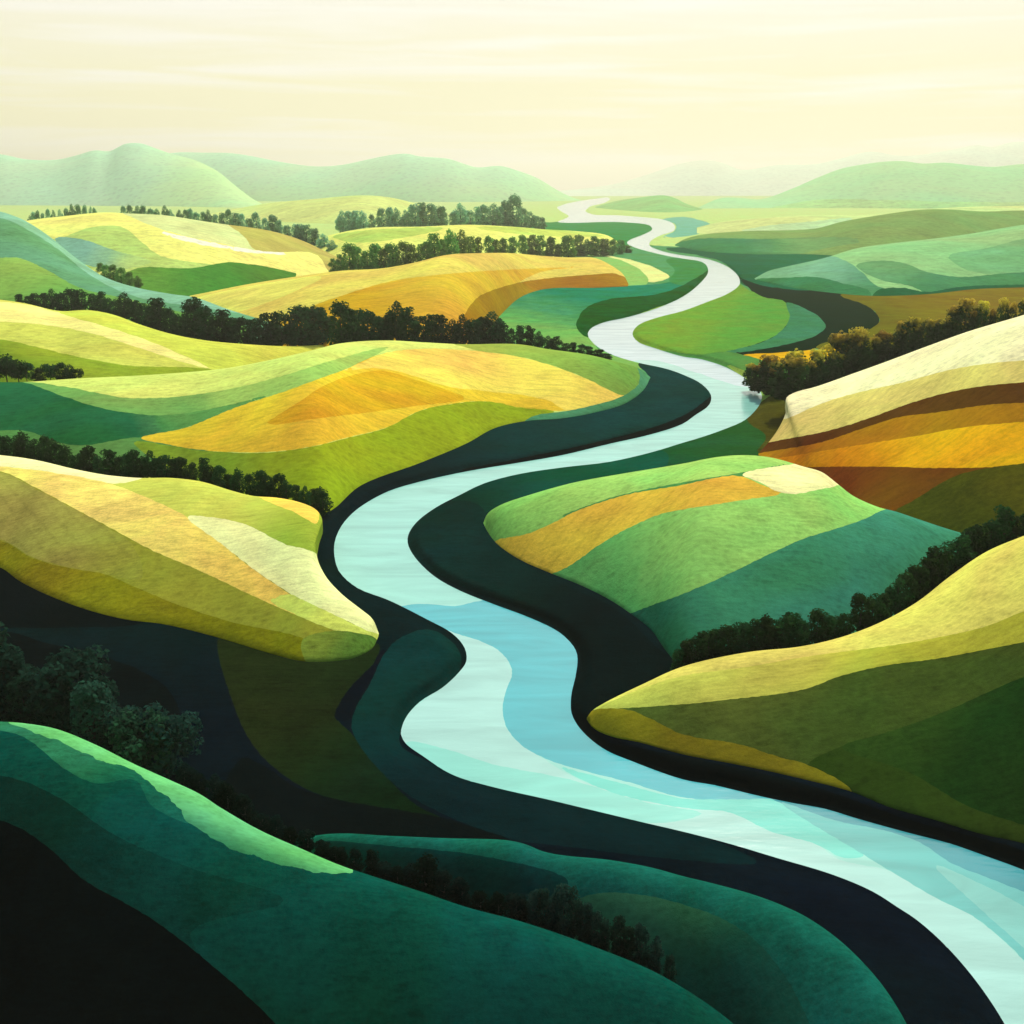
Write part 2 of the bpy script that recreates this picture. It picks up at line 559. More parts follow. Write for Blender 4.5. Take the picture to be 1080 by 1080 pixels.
GV, GT = grid(cols_x, rows_y)
NAVY = (7, 31, 34)
g_fields = [
    fld('pasture', (92, 150, 92), below((-900, 254), (500, 252), (600, 250), (660, 257), (800, 262), (1990, 262))),
    fld('river_meadow', (134, 184, 150), poly((698, 232), (715, 229), (735, 231), (750, 238), (738, 246), (715, 250), (698, 250), (712, 243), (713, 237))),
    fld('river_meadow', (98, 148, 92), poly((560, 236), (600, 233), (643, 231), (690, 236), (692, 243), (664, 258), (640, 258), (615, 248), (577, 244), (540, 241))),
    fld('hay_meadow', (218, 224, 142), poly((585, 266), (605, 264), (630, 267), (655, 272), (682, 279), (706, 292), (685, 298), (640, 285), (600, 276))),
    fld('pasture', (145, 188, 105), poly((590, 269), (620, 267.5), (648, 272.5), (668, 280), (680, 289), (684, 298), (662, 305), (630, 290), (600, 276))),
    fld('pasture', (60, 130, 92), poly((505, 350), (527, 330), (547, 314), (575, 304), (620, 302), (665, 301), (707, 297), (728, 285), (750, 284), (737, 303), (693, 314), (640, 322), (625, 345), (610, 358), (560, 362)),
        (125, 178, 90), ((600, 312), (590, 358)), rows=1.2),
    fld('pasture', (118, 172, 88), poly((535, 352), (575, 350), (605, 347), (622, 347), (628, 365), (650, 376), (700, 389), (690, 391), (650, 384), (600, 374), (540, 360))),
    fld('hedge_bank', (84, 138, 80), poly((702, 274), (722, 272), (746, 277), (752, 288), (740, 300), (722, 301), (705, 296), (712, 286))),
    fld('hedge_bank', (54, 96, 52), poly((608, 345), (611, 333), (622, 322), (645, 315), (693, 310), (722, 300), (752, 284), (745, 305), (700, 330), (640, 346), (620, 356)), mott=.4, bump=.9),
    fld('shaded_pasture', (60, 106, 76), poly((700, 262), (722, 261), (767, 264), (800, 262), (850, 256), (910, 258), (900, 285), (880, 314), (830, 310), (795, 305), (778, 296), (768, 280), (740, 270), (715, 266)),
        (70, 118, 82), ((740, 265), (850, 265))),  # darker green slope
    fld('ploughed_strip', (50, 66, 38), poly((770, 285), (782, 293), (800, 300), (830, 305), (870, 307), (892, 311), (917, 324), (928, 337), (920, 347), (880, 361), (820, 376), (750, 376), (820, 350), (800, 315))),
    fld('stubble_field', (126, 112, 34), poly((885, 311), (940, 309), (1000, 307), (1100, 300), (1400, 296), (1400, 360), (900, 372), (860, 366), (922, 345), (928, 337), (917, 324)), (108, 108, 36), ((980, 310), (960, 350))),
    fld('pasture', (120, 156, 64), poly((655, 345), (690, 325), (747, 311), (775, 298), (790, 306), (808, 314), (829, 319), (833, 335), (823, 350), (803, 361), (765, 371), (735, 376), (700, 378), (660, 365)),
        (96, 150, 70), ((720, 330), (770, 372)), rows=.1),
    fld('pasture', (74, 126, 88), poly((829, 319), (850, 326), (866, 336), (871, 345), (862, 353), (830, 363), (785, 371), (755, 374), (803, 361), (823, 350), (833, 335))),
    fld('barley_field', (214, 172, 44), poly((782, 375), (820, 372), (880, 367), (920, 358), (910, 380), (870, 392), (820, 390))),
    fld('pasture', (86, 136, 70), poly((690, 369), (735, 374), (765, 371), (786, 374.5), (808, 381), (835, 386), (860, 400), (840, 420), (815, 420), (790, 404), (760, 388), (710, 378))),
    fld('river_verge', (140, 172, 78), poly((765, 384), (785, 391), (803, 403), (819, 418), (806, 428), (795, 415), (785, 400))),
    # dark grass and banks, with shade painted into the near-black colours
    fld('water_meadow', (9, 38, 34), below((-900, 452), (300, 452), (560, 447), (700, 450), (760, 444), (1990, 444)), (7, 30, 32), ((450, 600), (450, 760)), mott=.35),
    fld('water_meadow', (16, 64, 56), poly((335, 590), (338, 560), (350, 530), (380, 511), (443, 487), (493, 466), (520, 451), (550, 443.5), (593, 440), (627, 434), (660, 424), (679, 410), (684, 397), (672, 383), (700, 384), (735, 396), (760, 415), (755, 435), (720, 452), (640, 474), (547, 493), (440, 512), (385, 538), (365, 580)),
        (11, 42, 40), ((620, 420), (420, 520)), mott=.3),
    fld('peat_bank', (8, 22, 20), poly((480, 497), (540, 485), (627, 467), (693, 449), (725, 436), (742, 424), (756, 415), (752, 435), (720, 455), (640, 475), (547, 495))),  # the bank's shadow line, painted near-black along the water
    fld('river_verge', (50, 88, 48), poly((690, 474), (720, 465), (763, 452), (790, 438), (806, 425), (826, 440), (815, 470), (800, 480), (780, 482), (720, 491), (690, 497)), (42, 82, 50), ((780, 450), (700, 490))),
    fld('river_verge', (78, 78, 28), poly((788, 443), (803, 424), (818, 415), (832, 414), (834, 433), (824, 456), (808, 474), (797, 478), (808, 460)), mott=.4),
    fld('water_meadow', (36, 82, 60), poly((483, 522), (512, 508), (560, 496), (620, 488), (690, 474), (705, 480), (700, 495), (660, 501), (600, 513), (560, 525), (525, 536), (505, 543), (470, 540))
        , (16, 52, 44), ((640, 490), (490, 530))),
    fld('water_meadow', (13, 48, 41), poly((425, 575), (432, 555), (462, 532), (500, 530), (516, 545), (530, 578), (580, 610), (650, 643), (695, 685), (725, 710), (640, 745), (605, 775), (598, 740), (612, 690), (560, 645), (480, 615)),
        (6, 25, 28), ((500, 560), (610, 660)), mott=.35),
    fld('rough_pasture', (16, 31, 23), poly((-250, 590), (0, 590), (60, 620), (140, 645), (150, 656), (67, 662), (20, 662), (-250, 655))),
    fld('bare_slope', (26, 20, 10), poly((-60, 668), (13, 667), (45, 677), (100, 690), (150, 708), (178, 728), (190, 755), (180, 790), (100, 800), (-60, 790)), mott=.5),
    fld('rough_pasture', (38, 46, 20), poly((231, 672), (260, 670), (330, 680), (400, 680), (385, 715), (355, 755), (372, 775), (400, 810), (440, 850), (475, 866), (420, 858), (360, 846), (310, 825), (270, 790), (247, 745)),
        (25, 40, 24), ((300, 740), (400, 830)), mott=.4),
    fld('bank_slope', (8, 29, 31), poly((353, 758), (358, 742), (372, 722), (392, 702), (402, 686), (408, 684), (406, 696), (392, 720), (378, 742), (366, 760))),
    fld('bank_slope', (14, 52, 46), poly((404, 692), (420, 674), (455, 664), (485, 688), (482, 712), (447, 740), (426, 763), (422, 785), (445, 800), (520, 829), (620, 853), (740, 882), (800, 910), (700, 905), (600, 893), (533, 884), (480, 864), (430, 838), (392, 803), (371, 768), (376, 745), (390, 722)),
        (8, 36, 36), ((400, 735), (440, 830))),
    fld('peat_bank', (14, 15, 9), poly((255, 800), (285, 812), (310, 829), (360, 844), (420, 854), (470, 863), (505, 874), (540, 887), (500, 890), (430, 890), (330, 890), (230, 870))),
    fld('peat_bank', (15, 21, 14), poly((598, 742), (612, 750), (620, 762), (640, 782), (680, 790), (760, 806), (860, 830), (960, 865), (1090, 900), (1300, 985), (1400, 1060), (1300, 1040), (1080, 928), (900, 868), (720, 827), (640, 794), (605, 765))),  # black shadow along the lower bank, painted as ground colour
]
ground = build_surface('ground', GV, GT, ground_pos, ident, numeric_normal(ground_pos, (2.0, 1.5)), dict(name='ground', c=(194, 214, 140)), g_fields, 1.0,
                       'patchwork valley floor of meadows and dark shade-painted banks along the winding river', 'ground', cut=lambda P: sdf(P, RIVER))


def water_maker(fd, dist):
    a = np.array(albedo(fd['c'], dist)) * (np.array([.62, .76, .86]) if fd['name'] == 'pale_reach' else np.array([.56, .76, .72]))
    return water_material('river_water', tuple(a), dist)


def water_pos(V):
    return on_plane(V, np.zeros(len(V)))


w_fields = [
    fld('pale_reach', (226, 244, 246), poly((570, 195), (800, 195), (830, 300), (830, 395), (790, 408), (740, 395), (690, 380), (600, 380), (560, 300))),
    fld('current', (88, 196, 208), poly((420, 641), (445, 637), (480, 639), (520, 632), (620, 655), (630, 740), (618, 768), (660, 796), (720, 817), (753, 824), (820, 838), (850, 850), (800, 846), (720, 841), (660, 824), (620, 814), (577, 801), (550, 786), (534, 767), (530, 747), (533, 730), (540, 707), (527, 687), (503, 675), (477, 667), (450, 655))),
    fld('shallow', (204, 255, 240), poly((440, 650), (477, 667), (503, 675), (527, 687), (540, 707), (533, 730), (530, 747), (534, 767), (550, 786), (573, 800), (600, 817), (643, 834), (720, 851), (770, 857), (813, 877), (860, 890), (887, 907), (933, 917), (987, 940), (1033, 971), (1100, 1040), (1180, 1240), (1080, 1250), (960, 1000), (880, 940), (700, 890), (500, 850), (400, 790), (480, 700))),
    fld('shallow', (168, 240, 222), poly((428, 783), (470, 790), (520, 806), (600, 822), (680, 846), (740, 858), (700, 868), (640, 862), (560, 845), (480, 822), (430, 796))),
    fld('current', (134, 231, 216), poly((590, 809), (640, 822), (720, 842), (770, 843), (823, 845), (853, 866), (880, 883), (912, 902), (890, 905), (860, 890), (813, 877), (770, 857), (720, 852), (643, 835))),
    fld('deep_current', (76, 167, 178), poly((800, 834), (870, 850), (953, 872), (1040, 898), (1080, 914), (1200, 970), (1400, 1090), (1300, 1090), (1130, 965), (1053, 931), (1003, 911), (973, 891), (937, 878), (880, 866), (823, 847))),
    fld('current', (118, 204, 200), poly((823, 846), (880, 865), (937, 877), (973, 890), (1003, 910), (1053, 930), (1130, 964), (1300, 1090), (1400, 1250), (1180, 1250), (1100, 1040), (1033, 971), (987, 947), (953, 927), (910, 901), (880, 883), (853, 867))),
    fld('shallow', (150, 214, 206), poly((985, 912), (1030, 930), (1090, 962), (1180, 1030), (1150, 1060), (1080, 1000), (1030, 955))),
]
WV, WT = grid(np.arange(340, 1520, 5.0), np.concatenate([np.arange(204, 330, 1.5), np.arange(330, 1241, 4.0)]))
build_surface('river', WV, WT, water_pos, ident, lambda V, P: np.tile([0, 0, 1.0], (len(V), 1)), dict(name='river', c=(186, 236, 224)), w_fields, 1.0,
              'pale turquoise river winding from the haze through the valley to the front', 'river', maker=water_maker, keep=lambda P: sdf(P, RIVER) + 1.5)

# ------------------------------------------------------------------ hills, far to near; mountain colours carry painted distance haze
M3 = Hill('faintest range of hills on the far horizon', [(560, 204), (643, 195), (680, 185), (720, 172), (747, 169), (763, 172), (783, 179), (820, 174), (860, 173), (887, 167), (917, 160), (947, 164), (973, 163), (1003, 158), (1030, 153), (1047, 155), (1067, 150), (1100, 150), (1200, 160), (1400, 175)],
          [(560, 207), (700, 206.5), (900, 206.5), (1100, 206.5), (1400, 206.5)], (224, 240, 198), [], kmax=1.15, size=30, name='mountain', mott=.07)
M2 = Hill('broad pale twin-topped mountain right behind the hazy grove', [(60, 190), (120, 172), (185, 161), (213, 161), (243, 161.5), (267, 165), (300, 171.5), (333, 175.5), (360, 174), (380, 170), (403, 165), (427, 162), (443, 165), (473, 167.5), (490, 173), (503, 176.5), (527, 175), (543, 179), (567, 188), (587, 200), (603, 208), (613, 211)],
          [(60, 212), (200, 212), (350, 212.5), (480, 213), (560, 212.5), (614, 211.5)], (202, 230, 186), [], kmax=1.12, size=20, name='mountain', mott=.07, c2=(200, 228, 170), g=((420, 165), (420, 215)))
M4 = Hill('wide soft green mountain beyond the far fields downstream', [(736, 219), (760, 209), (780, 208.5), (803, 210), (833, 200), (863, 187), (887, 178), (907, 174), (933, 170.5), (953, 170), (973, 172.5), (997, 171.5), (1020, 174), (1047, 176), (1080, 173), (1150, 175), (1250, 190), (1400, 205)],
          [(735, 220), (800, 219.5), (900, 219.5), (1000, 220), (1100, 220), (1250, 218), (1400, 216)], (188, 220, 166), [
    fld('pasture', (186, 218, 150), below((700, 232), (800, 221), (860, 211), (940, 211), (1010, 213), (1400, 212))),
], kmax=1.2, size=16, name='mountain', mott=.07)
M5 = Hill('small low green knoll beside the farthest river bend', [(628, 218), (650, 212), (677, 208), (700, 206), (712, 209), (724, 215), (740, 220)], [(628, 219), (660, 222), (700, 224), (725, 223), (741, 221)], (168, 202, 140), [], kmax=1.3, size=10)
M1 = Hill('tallest blue-green mountain with a flat summit', [(-260, 200), (-120, 172), (-60, 163), (0, 162.7), (27, 168), (60, 168.5), (80, 164), (100, 158.5), (115, 159.5), (133, 151.5), (150, 151.5), (160, 155), (180, 162), (207, 169.5), (230, 181), (247, 195), (267, 210), (282, 218)],
          [(-260, 216), (-100, 216), (0, 216.5), (100, 217), (200, 218), (250, 219), (283, 219)], (200, 230, 186), [
], kmax=1.18, size=16, name='mountain', mott=.07, c2=(206, 232, 170), g=((130, 180), (175, 222)))  # second colour paints the yellow-green haze at the mountain's foot
M2b = Hill('hazy yellow-green rise between the mountains and the tree grove', [(220, 226), (250, 220), (285, 214), (330, 210), (380, 206), (410, 208), (440, 215), (475, 226)], [(220, 228), (300, 234), (380, 236), (430, 233), (476, 227)], (210, 224, 142), [], kmax=1.2, size=12)
R0 = Hill('pale yellow-green rise under the green mountain', [(735, 240), (760, 234), (800, 230), (853, 227), (920, 226), (1000, 219), (1080, 217), (1300, 214)], [(735, 246), (800, 250), (900, 250), (1080, 250), (1300, 250)], (202, 220, 146), [
    fld('pasture', (186, 216, 158), poly((780, 244), (810, 238), (850, 234), (900, 230), (860, 245), (800, 246))),
], kmax=1.2, size=8)
L25 = Hill('light yellow meadow rise between the hazy grove and the dark hedgerow', [(300, 262), (330, 253), (360, 245), (393, 240), (443, 239), (493, 237), (540, 239), (577, 242), (610, 244), (640, 248), (652, 255)], [(300, 275), (400, 286), (500, 280), (600, 270), (640, 262), (653, 256)], (226, 234, 126), [
    fld('pasture', (184, 212, 108), poly((350, 250), (395, 242), (470, 241), (430, 250), (380, 256))),
    fld('pasture', (196, 218, 112), poly((500, 240), (560, 240), (640, 249), (610, 250), (540, 246))),
], kmax=1.25, size=5)
L2 = Hill('far striped hill of yellow, pale green and olive fields', [(-120, 262), (-20, 244), (27, 233), (67, 228), (110, 224), (133, 225), (173, 227), (213, 233), (233, 236), (283, 243), (317, 253), (347, 267), (372, 278), (400, 286)],
          [(-120, 310), (0, 316), (100, 318), (207, 316), (280, 308), (330, 300), (370, 292), (400, 287)], (238, 238, 130), [
    fld('hay_meadow', (214, 224, 150), poly((125, 221), (175, 223), (213, 230), (240, 236), (258, 250), (270, 264), (235, 257), (200, 250), (160, 238))),
    fld('stubble_field', (186, 178, 100), poly((222, 230), (283, 238), (335, 255), (375, 276), (372, 288), (347, 286), (338, 272), (325, 266), (270, 264), (258, 250), (242, 238))),
    fld('mown_strip', (240, 243, 205), poly((165, 243), (200, 250.5), (240, 259), (275, 264.5), (315, 268), (275, 268), (235, 262), (190, 253))),
    fld('pasture', (192, 214, 118), poly((20, 250), (60, 252), (95, 240), (130, 240), (150, 256), (170, 270), (233, 283), (210, 295), (100, 285))),
    fld('pasture', (136, 182, 150), poly((58, 252), (85, 252), (120, 264), (160, 276), (120, 284), (80, 275)), (190, 214, 118), ((95, 260), (140, 280))),
    fld('clover_field', (88, 140, 66), poly((105, 300), (130, 289), (150, 282), (200, 283), (233, 277.5), (242, 276.5), (280, 281), (316, 291), (260, 302), (207, 312), (130, 320)), (120, 160, 74), ((250, 285), (130, 300))),
], q=.55, kmax=1.35, size=4)
R1 = Hill('long olive-green hill under the soft green mountain', [(712, 258), (720, 253), (737, 248), (780, 244), (860, 241), (887, 234), (927, 227), (973, 221), (1003, 221), (1037, 223), (1080, 222), (1150, 226), (1350, 240)],
          [(712, 259), (735, 264), (790, 268), (850, 268), (900, 270), (1000, 266), (1080, 260), (1180, 254), (1350, 254)], (140, 166, 104), [
    fld('pasture', (92, 140, 92), poly((700, 262), (735, 252), (800, 252), (880, 250), (920, 252), (870, 262), (800, 275), (735, 270)), (130, 164, 104), ((790, 268), (840, 246))),
], q=.45, kmax=1.25, size=5)
R2 = Hill('layered blue-green hill above the olive stubble field', [(796, 293.5), (810, 286), (830, 281), (870, 272), (903, 262), (937, 257), (973, 253), (1020, 247), (1080, 237), (1180, 226), (1350, 224)],
          [(796, 294.5), (833, 303), (870, 308), (920, 312), (980, 310), (1027, 305), (1080, 303), (1180, 301), (1350, 300)], (150, 194, 130), [
    fld('pasture', (128, 176, 118), poly((1000, 270), (1040, 262), (1090, 250), (1360, 240), (1360, 295), (1080, 290), (1020, 285))),
    fld('pasture', (128, 178, 138), poly((795, 294), (830, 279), (868, 270), (890, 274), (910, 288), (925, 302), (960, 307), (930, 315), (870, 312), (800, 300)), (84, 140, 96), ((860, 275), (920, 308))),
    fld('pasture', (78, 134, 92), poly((797, 295), (830, 293), (860, 292), (890, 299), (920, 308), (915, 316), (870, 312))),
    fld('pasture', (112, 160, 106), poly((903, 280), (927, 275), (952, 277), (975, 286), (1010, 292), (1080, 287), (1360, 285), (1360, 305), (1080, 303), (980, 311), (965, 303), (925, 294)), (84, 138, 92), ((950, 278), (960, 306))),
    fld('field_edge', (58, 108, 74), poly((925, 306), (955, 304), (978, 308), (1010, 303), (1080, 299), (1360, 296), (1360, 306), (1080, 305), (980, 313), (920, 315))),
], q=.5, size=4)
L3 = Hill('big pale yellow and ochre field hill with its nose at the river', [(200, 312), (215, 309), (260, 300), (317, 291), (360, 285.5), (403, 283), (437, 277), (470, 269), (503, 267), (540, 267), (573, 270), (600, 271.5), (627, 272), (643, 279), (657, 289), (663, 300)],
          [(200, 330), (240, 350), (300, 368), (400, 374), (470, 372), (510, 352), (530, 330), (548, 314), (573, 305), (627, 303.5), (662, 302)], (218, 200, 100), [
    fld('stubble_field', (216, 178, 66), poly((290, 345), (325, 325), (360, 312), (410, 297), (470, 289), (547, 284), (610, 281.5), (570, 287), (545, 300), (520, 330), (480, 380), (300, 380)), (200, 156, 50), ((440, 295), (400, 335))),
    fld('ploughed_strip', (166, 132, 50), poly((488, 345), (492, 328), (505, 313), (535, 301), (567, 294.5), (627, 289.5), (650, 289), (670, 300), (640, 306), (590, 308), (560, 314), (535, 335), (520, 360))),
    fld('hay_meadow', (224, 222, 108), poly((200, 318), (260, 302), (340, 292), (300, 312), (240, 330))),
], q=.55, size=3)
L1 = Hill('smooth teal-green hill in front of the far striped hill', [(-260, 216), (-120, 214), (-50, 216), (0, 223), (13, 227), (27, 233), (53, 250), (80, 272), (110, 292), (143, 303), (180, 310), (207, 314), (240, 326), (285, 340), (330, 356)],
          [(-260, 345), (-120, 345), (0, 350), (100, 362), (200, 370), (285, 368), (331, 358)], (108, 160, 112), [
    fld('pasture', (136, 184, 146), poly((-260, 205), (0, 215), (30, 228), (56, 250), (90, 277), (150, 303), (215, 314), (290, 336), (220, 325), (140, 312), (95, 290), (60, 262), (25, 240), (0, 230), (-260, 225))),  # crest highlight painted as a lighter strip
    fld('pasture', (154, 188, 92), poly((-260, 268), (0, 272), (20, 272), (50, 285), (83, 303), (133, 315), (187, 328), (260, 345), (260, 380), (-260, 380)), (118, 166, 82), ((20, 280), (40, 320))),
], q=.42, size=3)
L4a = Hill('cream and lime striped hill running down from the tree row', [(-260, 300), (-100, 306), (0, 316), (27, 320), (63, 328), (93, 327), (120, 332), (147, 342), (180, 352), (217, 359), (260, 363), (300, 365), (358, 363)],
           [(-260, 420), (-100, 425), (0, 425), (83, 420), (147, 415), (233, 403), (300, 388), (359, 366)], (204, 206, 96), [
    fld('hay_meadow', (236, 226, 134), poly((-260, 325), (-40, 318), (20, 320), (60, 329), (110, 342), (160, 360), (200, 378), (236, 391), (200, 384), (150, 368), (90, 350), (40, 342), (-40, 338), (-260, 345))),
    fld('hay_meadow', (206, 212, 88), poly((55, 322), (93, 322), (147, 337), (217, 354), (300, 360), (362, 360), (300, 386), (233, 392), (200, 377), (150, 357), (100, 341), (66, 331))),
    fld('pasture', (152, 168, 58), poly((-260, 352), (0, 358), (43, 367), (90, 378), (140, 386), (190, 387), (232, 391), (147, 402), (0, 412), (-260, 412)), (100, 130, 48), ((60, 375), (50, 400))),
], q=.45, size=2.2)
L4b = Hill('golden-topped central hill inside the middle river bend', [(-260, 410), (-100, 404), (0, 403), (23, 403), (83, 399), (147, 396), (233, 389), (283, 380), (327, 370), (360, 362), (407, 359), (447, 361), (487, 363), (547, 363), (577, 368), (620, 374), (653, 382), (673, 388), (685, 397)],
           [(-260, 492), (-100, 494), (0, 498), (100, 512), (200, 518), (300, 538), (345, 540), (380, 512), (443, 488), (493, 467), (520, 452), (550, 444.5), (593, 441), (627, 435), (660, 425), (679, 411), (686, 398)], (206, 220, 112), [
    fld('pasture', (120, 166, 86), poly((-260, 402), (20, 402), (70, 408), (140, 420), (220, 414), (300, 396), (350, 380), (410, 366), (362, 391), (290, 418), (247, 432), (173, 446), (100, 440), (-260, 425)), (170, 198, 98), ((200, 432), (230, 408)), rows=-.3),
    fld('clover_field', (52, 106, 64), poly((-260, 402), (0, 402.5), (24, 403), (67, 418), (110, 431), (173, 438), (247, 426), (292, 413), (250, 432), (213, 446), (150, 462), (90, 470), (67, 469), (30, 456), (-10, 455), (-260, 460)), (112, 160, 84), ((140, 448), (190, 428)), rows=-.3),
    fld('pasture', (96, 144, 76), poly((-260, 456), (-10, 454), (30, 455), (67, 468), (90, 469.5), (150, 461), (200, 470), (230, 480), (200, 500), (100, 500), (-260, 500))),
    fld('rapeseed_field', (226, 188, 60), poly((148, 462), (200, 450), (240, 433), (293, 415), (360, 391), (407, 372), (453, 368), (500, 370), (547, 376), (587, 387), (620, 400), (658, 417), (627, 427), (597, 433), (553, 431), (510, 423.5), (477, 426), (443, 433), (410, 450), (360, 463), (333, 470), (293, 476), (250, 477), (207, 474), (173, 468))),
    fld('wheat_field', (236, 210, 96), poly((362, 391), (385, 381), (407, 372), (453, 368), (500, 370), (547, 376), (587, 387), (620, 400), (658, 417), (627, 427), (597, 433), (580, 423), (553, 417), (507, 412), (470, 407), (425, 393), (395, 388))),
    fld('rapeseed_field', (212, 162, 46), poly((312, 426), (345, 405), (375, 395), (403, 391), (430, 398), (470, 411), (492, 420), (440, 428), (380, 436), (330, 442), (280, 448))),
    fld('pasture', (150, 166, 42), poly((140, 466), (173, 469), (207, 474.5), (250, 477.5), (293, 476.5), (333, 470.5), (362, 463), (410, 450), (443, 433), (477, 426), (510, 423), (553, 430.5), (585, 434), (560, 446), (520, 456), (493, 471), (443, 492), (380, 516), (345, 545), (250, 545), (200, 510)), (120, 150, 52), ((330, 490), (220, 490)), rows=.2),
    fld('pasture', (152, 176, 78), poly((470, 358), (547, 358), (620, 370), (655, 379), (674, 387), (676, 400), (667, 413), (658, 417), (620, 400), (587, 387), (547, 376), (500, 369)), (118, 158, 74), ((560, 366), (660, 405)), rows=-.4),
    fld('field_margin', (86, 146, 100), poly((672, 384), (690, 394), (686, 413), (662, 430), (627, 439), (593, 445), (550, 449), (562, 439), (597, 433.5), (627, 427), (657, 417.5), (671, 408), (675, 398))),
], q=.5, size=1.6)
R3 = Hill('cream, brown and amber banded hill across the river', [(800, 478), (811, 466), (821, 452), (829, 434), (829, 420), (838, 414), (860, 408), (897, 395), (933, 382), (973, 367), (1020, 350), (1053, 340), (1080, 332), (1150, 308), (1250, 285), (1400, 275)],
          [(800, 480), (815, 486), (835, 494), (860, 505), (885, 520), (915, 540), (950, 553), (1000, 568), (1050, 584), (1110, 594), (1200, 596), (1280, 594), (1400, 590)], (242, 235, 178), [
    fld('stubble_field', (216, 202, 112), below((780, 440), (827, 442), (853, 431), (893, 417), (953, 403), (1003, 390), (1047, 383), (1080, 380), (1200, 366), (1400, 350)), rows=-.4),
    fld('ploughed_field', (96, 66, 22), below((780, 478), (810, 467), (870, 455), (920, 440), (960, 425), (1020, 410), (1080, 403), (1200, 392), (1400, 380))),
    fld('stubble_field', (174, 124, 36), below((780, 483), (800, 478), (863, 467), (907, 453), (947, 440), (987, 435), (1040, 427), (1080, 425), (1200, 416), (1400, 410))),
    fld('barley_field', (246, 180, 38), below((780, 487), (820, 483), (870, 475), (920, 467), (970, 459), (1020, 450), (1080, 445), (1200, 438), (1400, 430)), (200, 140, 30), ((1000, 455), (900, 490))),
    fld('ploughed_field', (116, 74, 20), below((780, 492), (853, 492.5), (920, 492), (987, 493.5), (1037, 493), (1080, 489), (1200, 478), (1400, 465))),
    fld('rough_pasture', (76, 82, 32), poly((930, 552), (943, 539), (965, 527), (990, 511), (1013, 500), (1045, 493), (1080, 488.5), (1200, 477), (1420, 463), (1420, 690), (900, 690)), (92, 90, 30), ((1000, 540), (1060, 500)), mott=.3),
], q=.55, size=1.4)
R4 = Hill('green and ochre striped hill on the inner bend across the river', [(510, 551), (514, 542), (527, 533), (560, 521.5), (605, 509), (660, 499), (720, 489), (753, 482.5), (780, 480), (803, 481), (820, 484), (847, 492), (867, 498), (883, 510), (900, 523), (927, 535), (943, 539), (967, 547), (997, 557), (1040, 570), (1100, 590)],
          [(510, 552), (514, 560), (524, 573), (547, 589), (577, 602.5), (613, 617), (643, 632), (667, 648), (687, 664), (704, 688), (722, 705), (770, 704), (850, 693), (930, 668), (1000, 624), (1060, 598), (1101, 592)], (148, 206, 104), [
    fld('pasture', (134, 188, 92), poly((500, 552), (520, 530), (600, 505), (720, 484), (790, 475), (822, 482), (830, 492), (783, 501), (720, 513), (660, 524), (613, 539), (560, 564), (523, 575)), (160, 206, 104), ((540, 560), (640, 505)), rows=-.35),
    fld('pasture', (80, 142, 76), poly((590, 546), (640, 526), (720, 509), (780, 499), (828, 490), (800, 500), (760, 506), (720, 514), (660, 526), (610, 543))),
    fld('wheat_field', (220, 184, 68), poly((521, 572), (560, 562), (613, 537), (660, 522), (720, 511.5), (753, 504.5), (780, 502), (800, 510), (825, 520), (787, 527), (720, 537.5), (693, 543.5), (653, 562), (627, 578), (600, 597), (577, 605), (547, 591)), rows=-.5),
    fld('hay_meadow', (238, 236, 162), poly((783, 500.5), (827, 491), (847, 490), (872, 499), (886, 510), (860, 517), (837, 521), (820, 518.5), (800, 508))),
    fld('clover_field', (68, 140, 106), poly((650, 656), (668, 646), (720, 626.5), (763, 608), (800, 590), (843, 570), (880, 558), (913, 547), (938, 536), (967, 545), (1110, 580), (1110, 770), (700, 770)), (36, 88, 56), ((760, 640), (700, 665)), rows=.4),
], q=.5, size=1.0, c2=(88, 154, 86), g=((760, 545), (640, 625)))
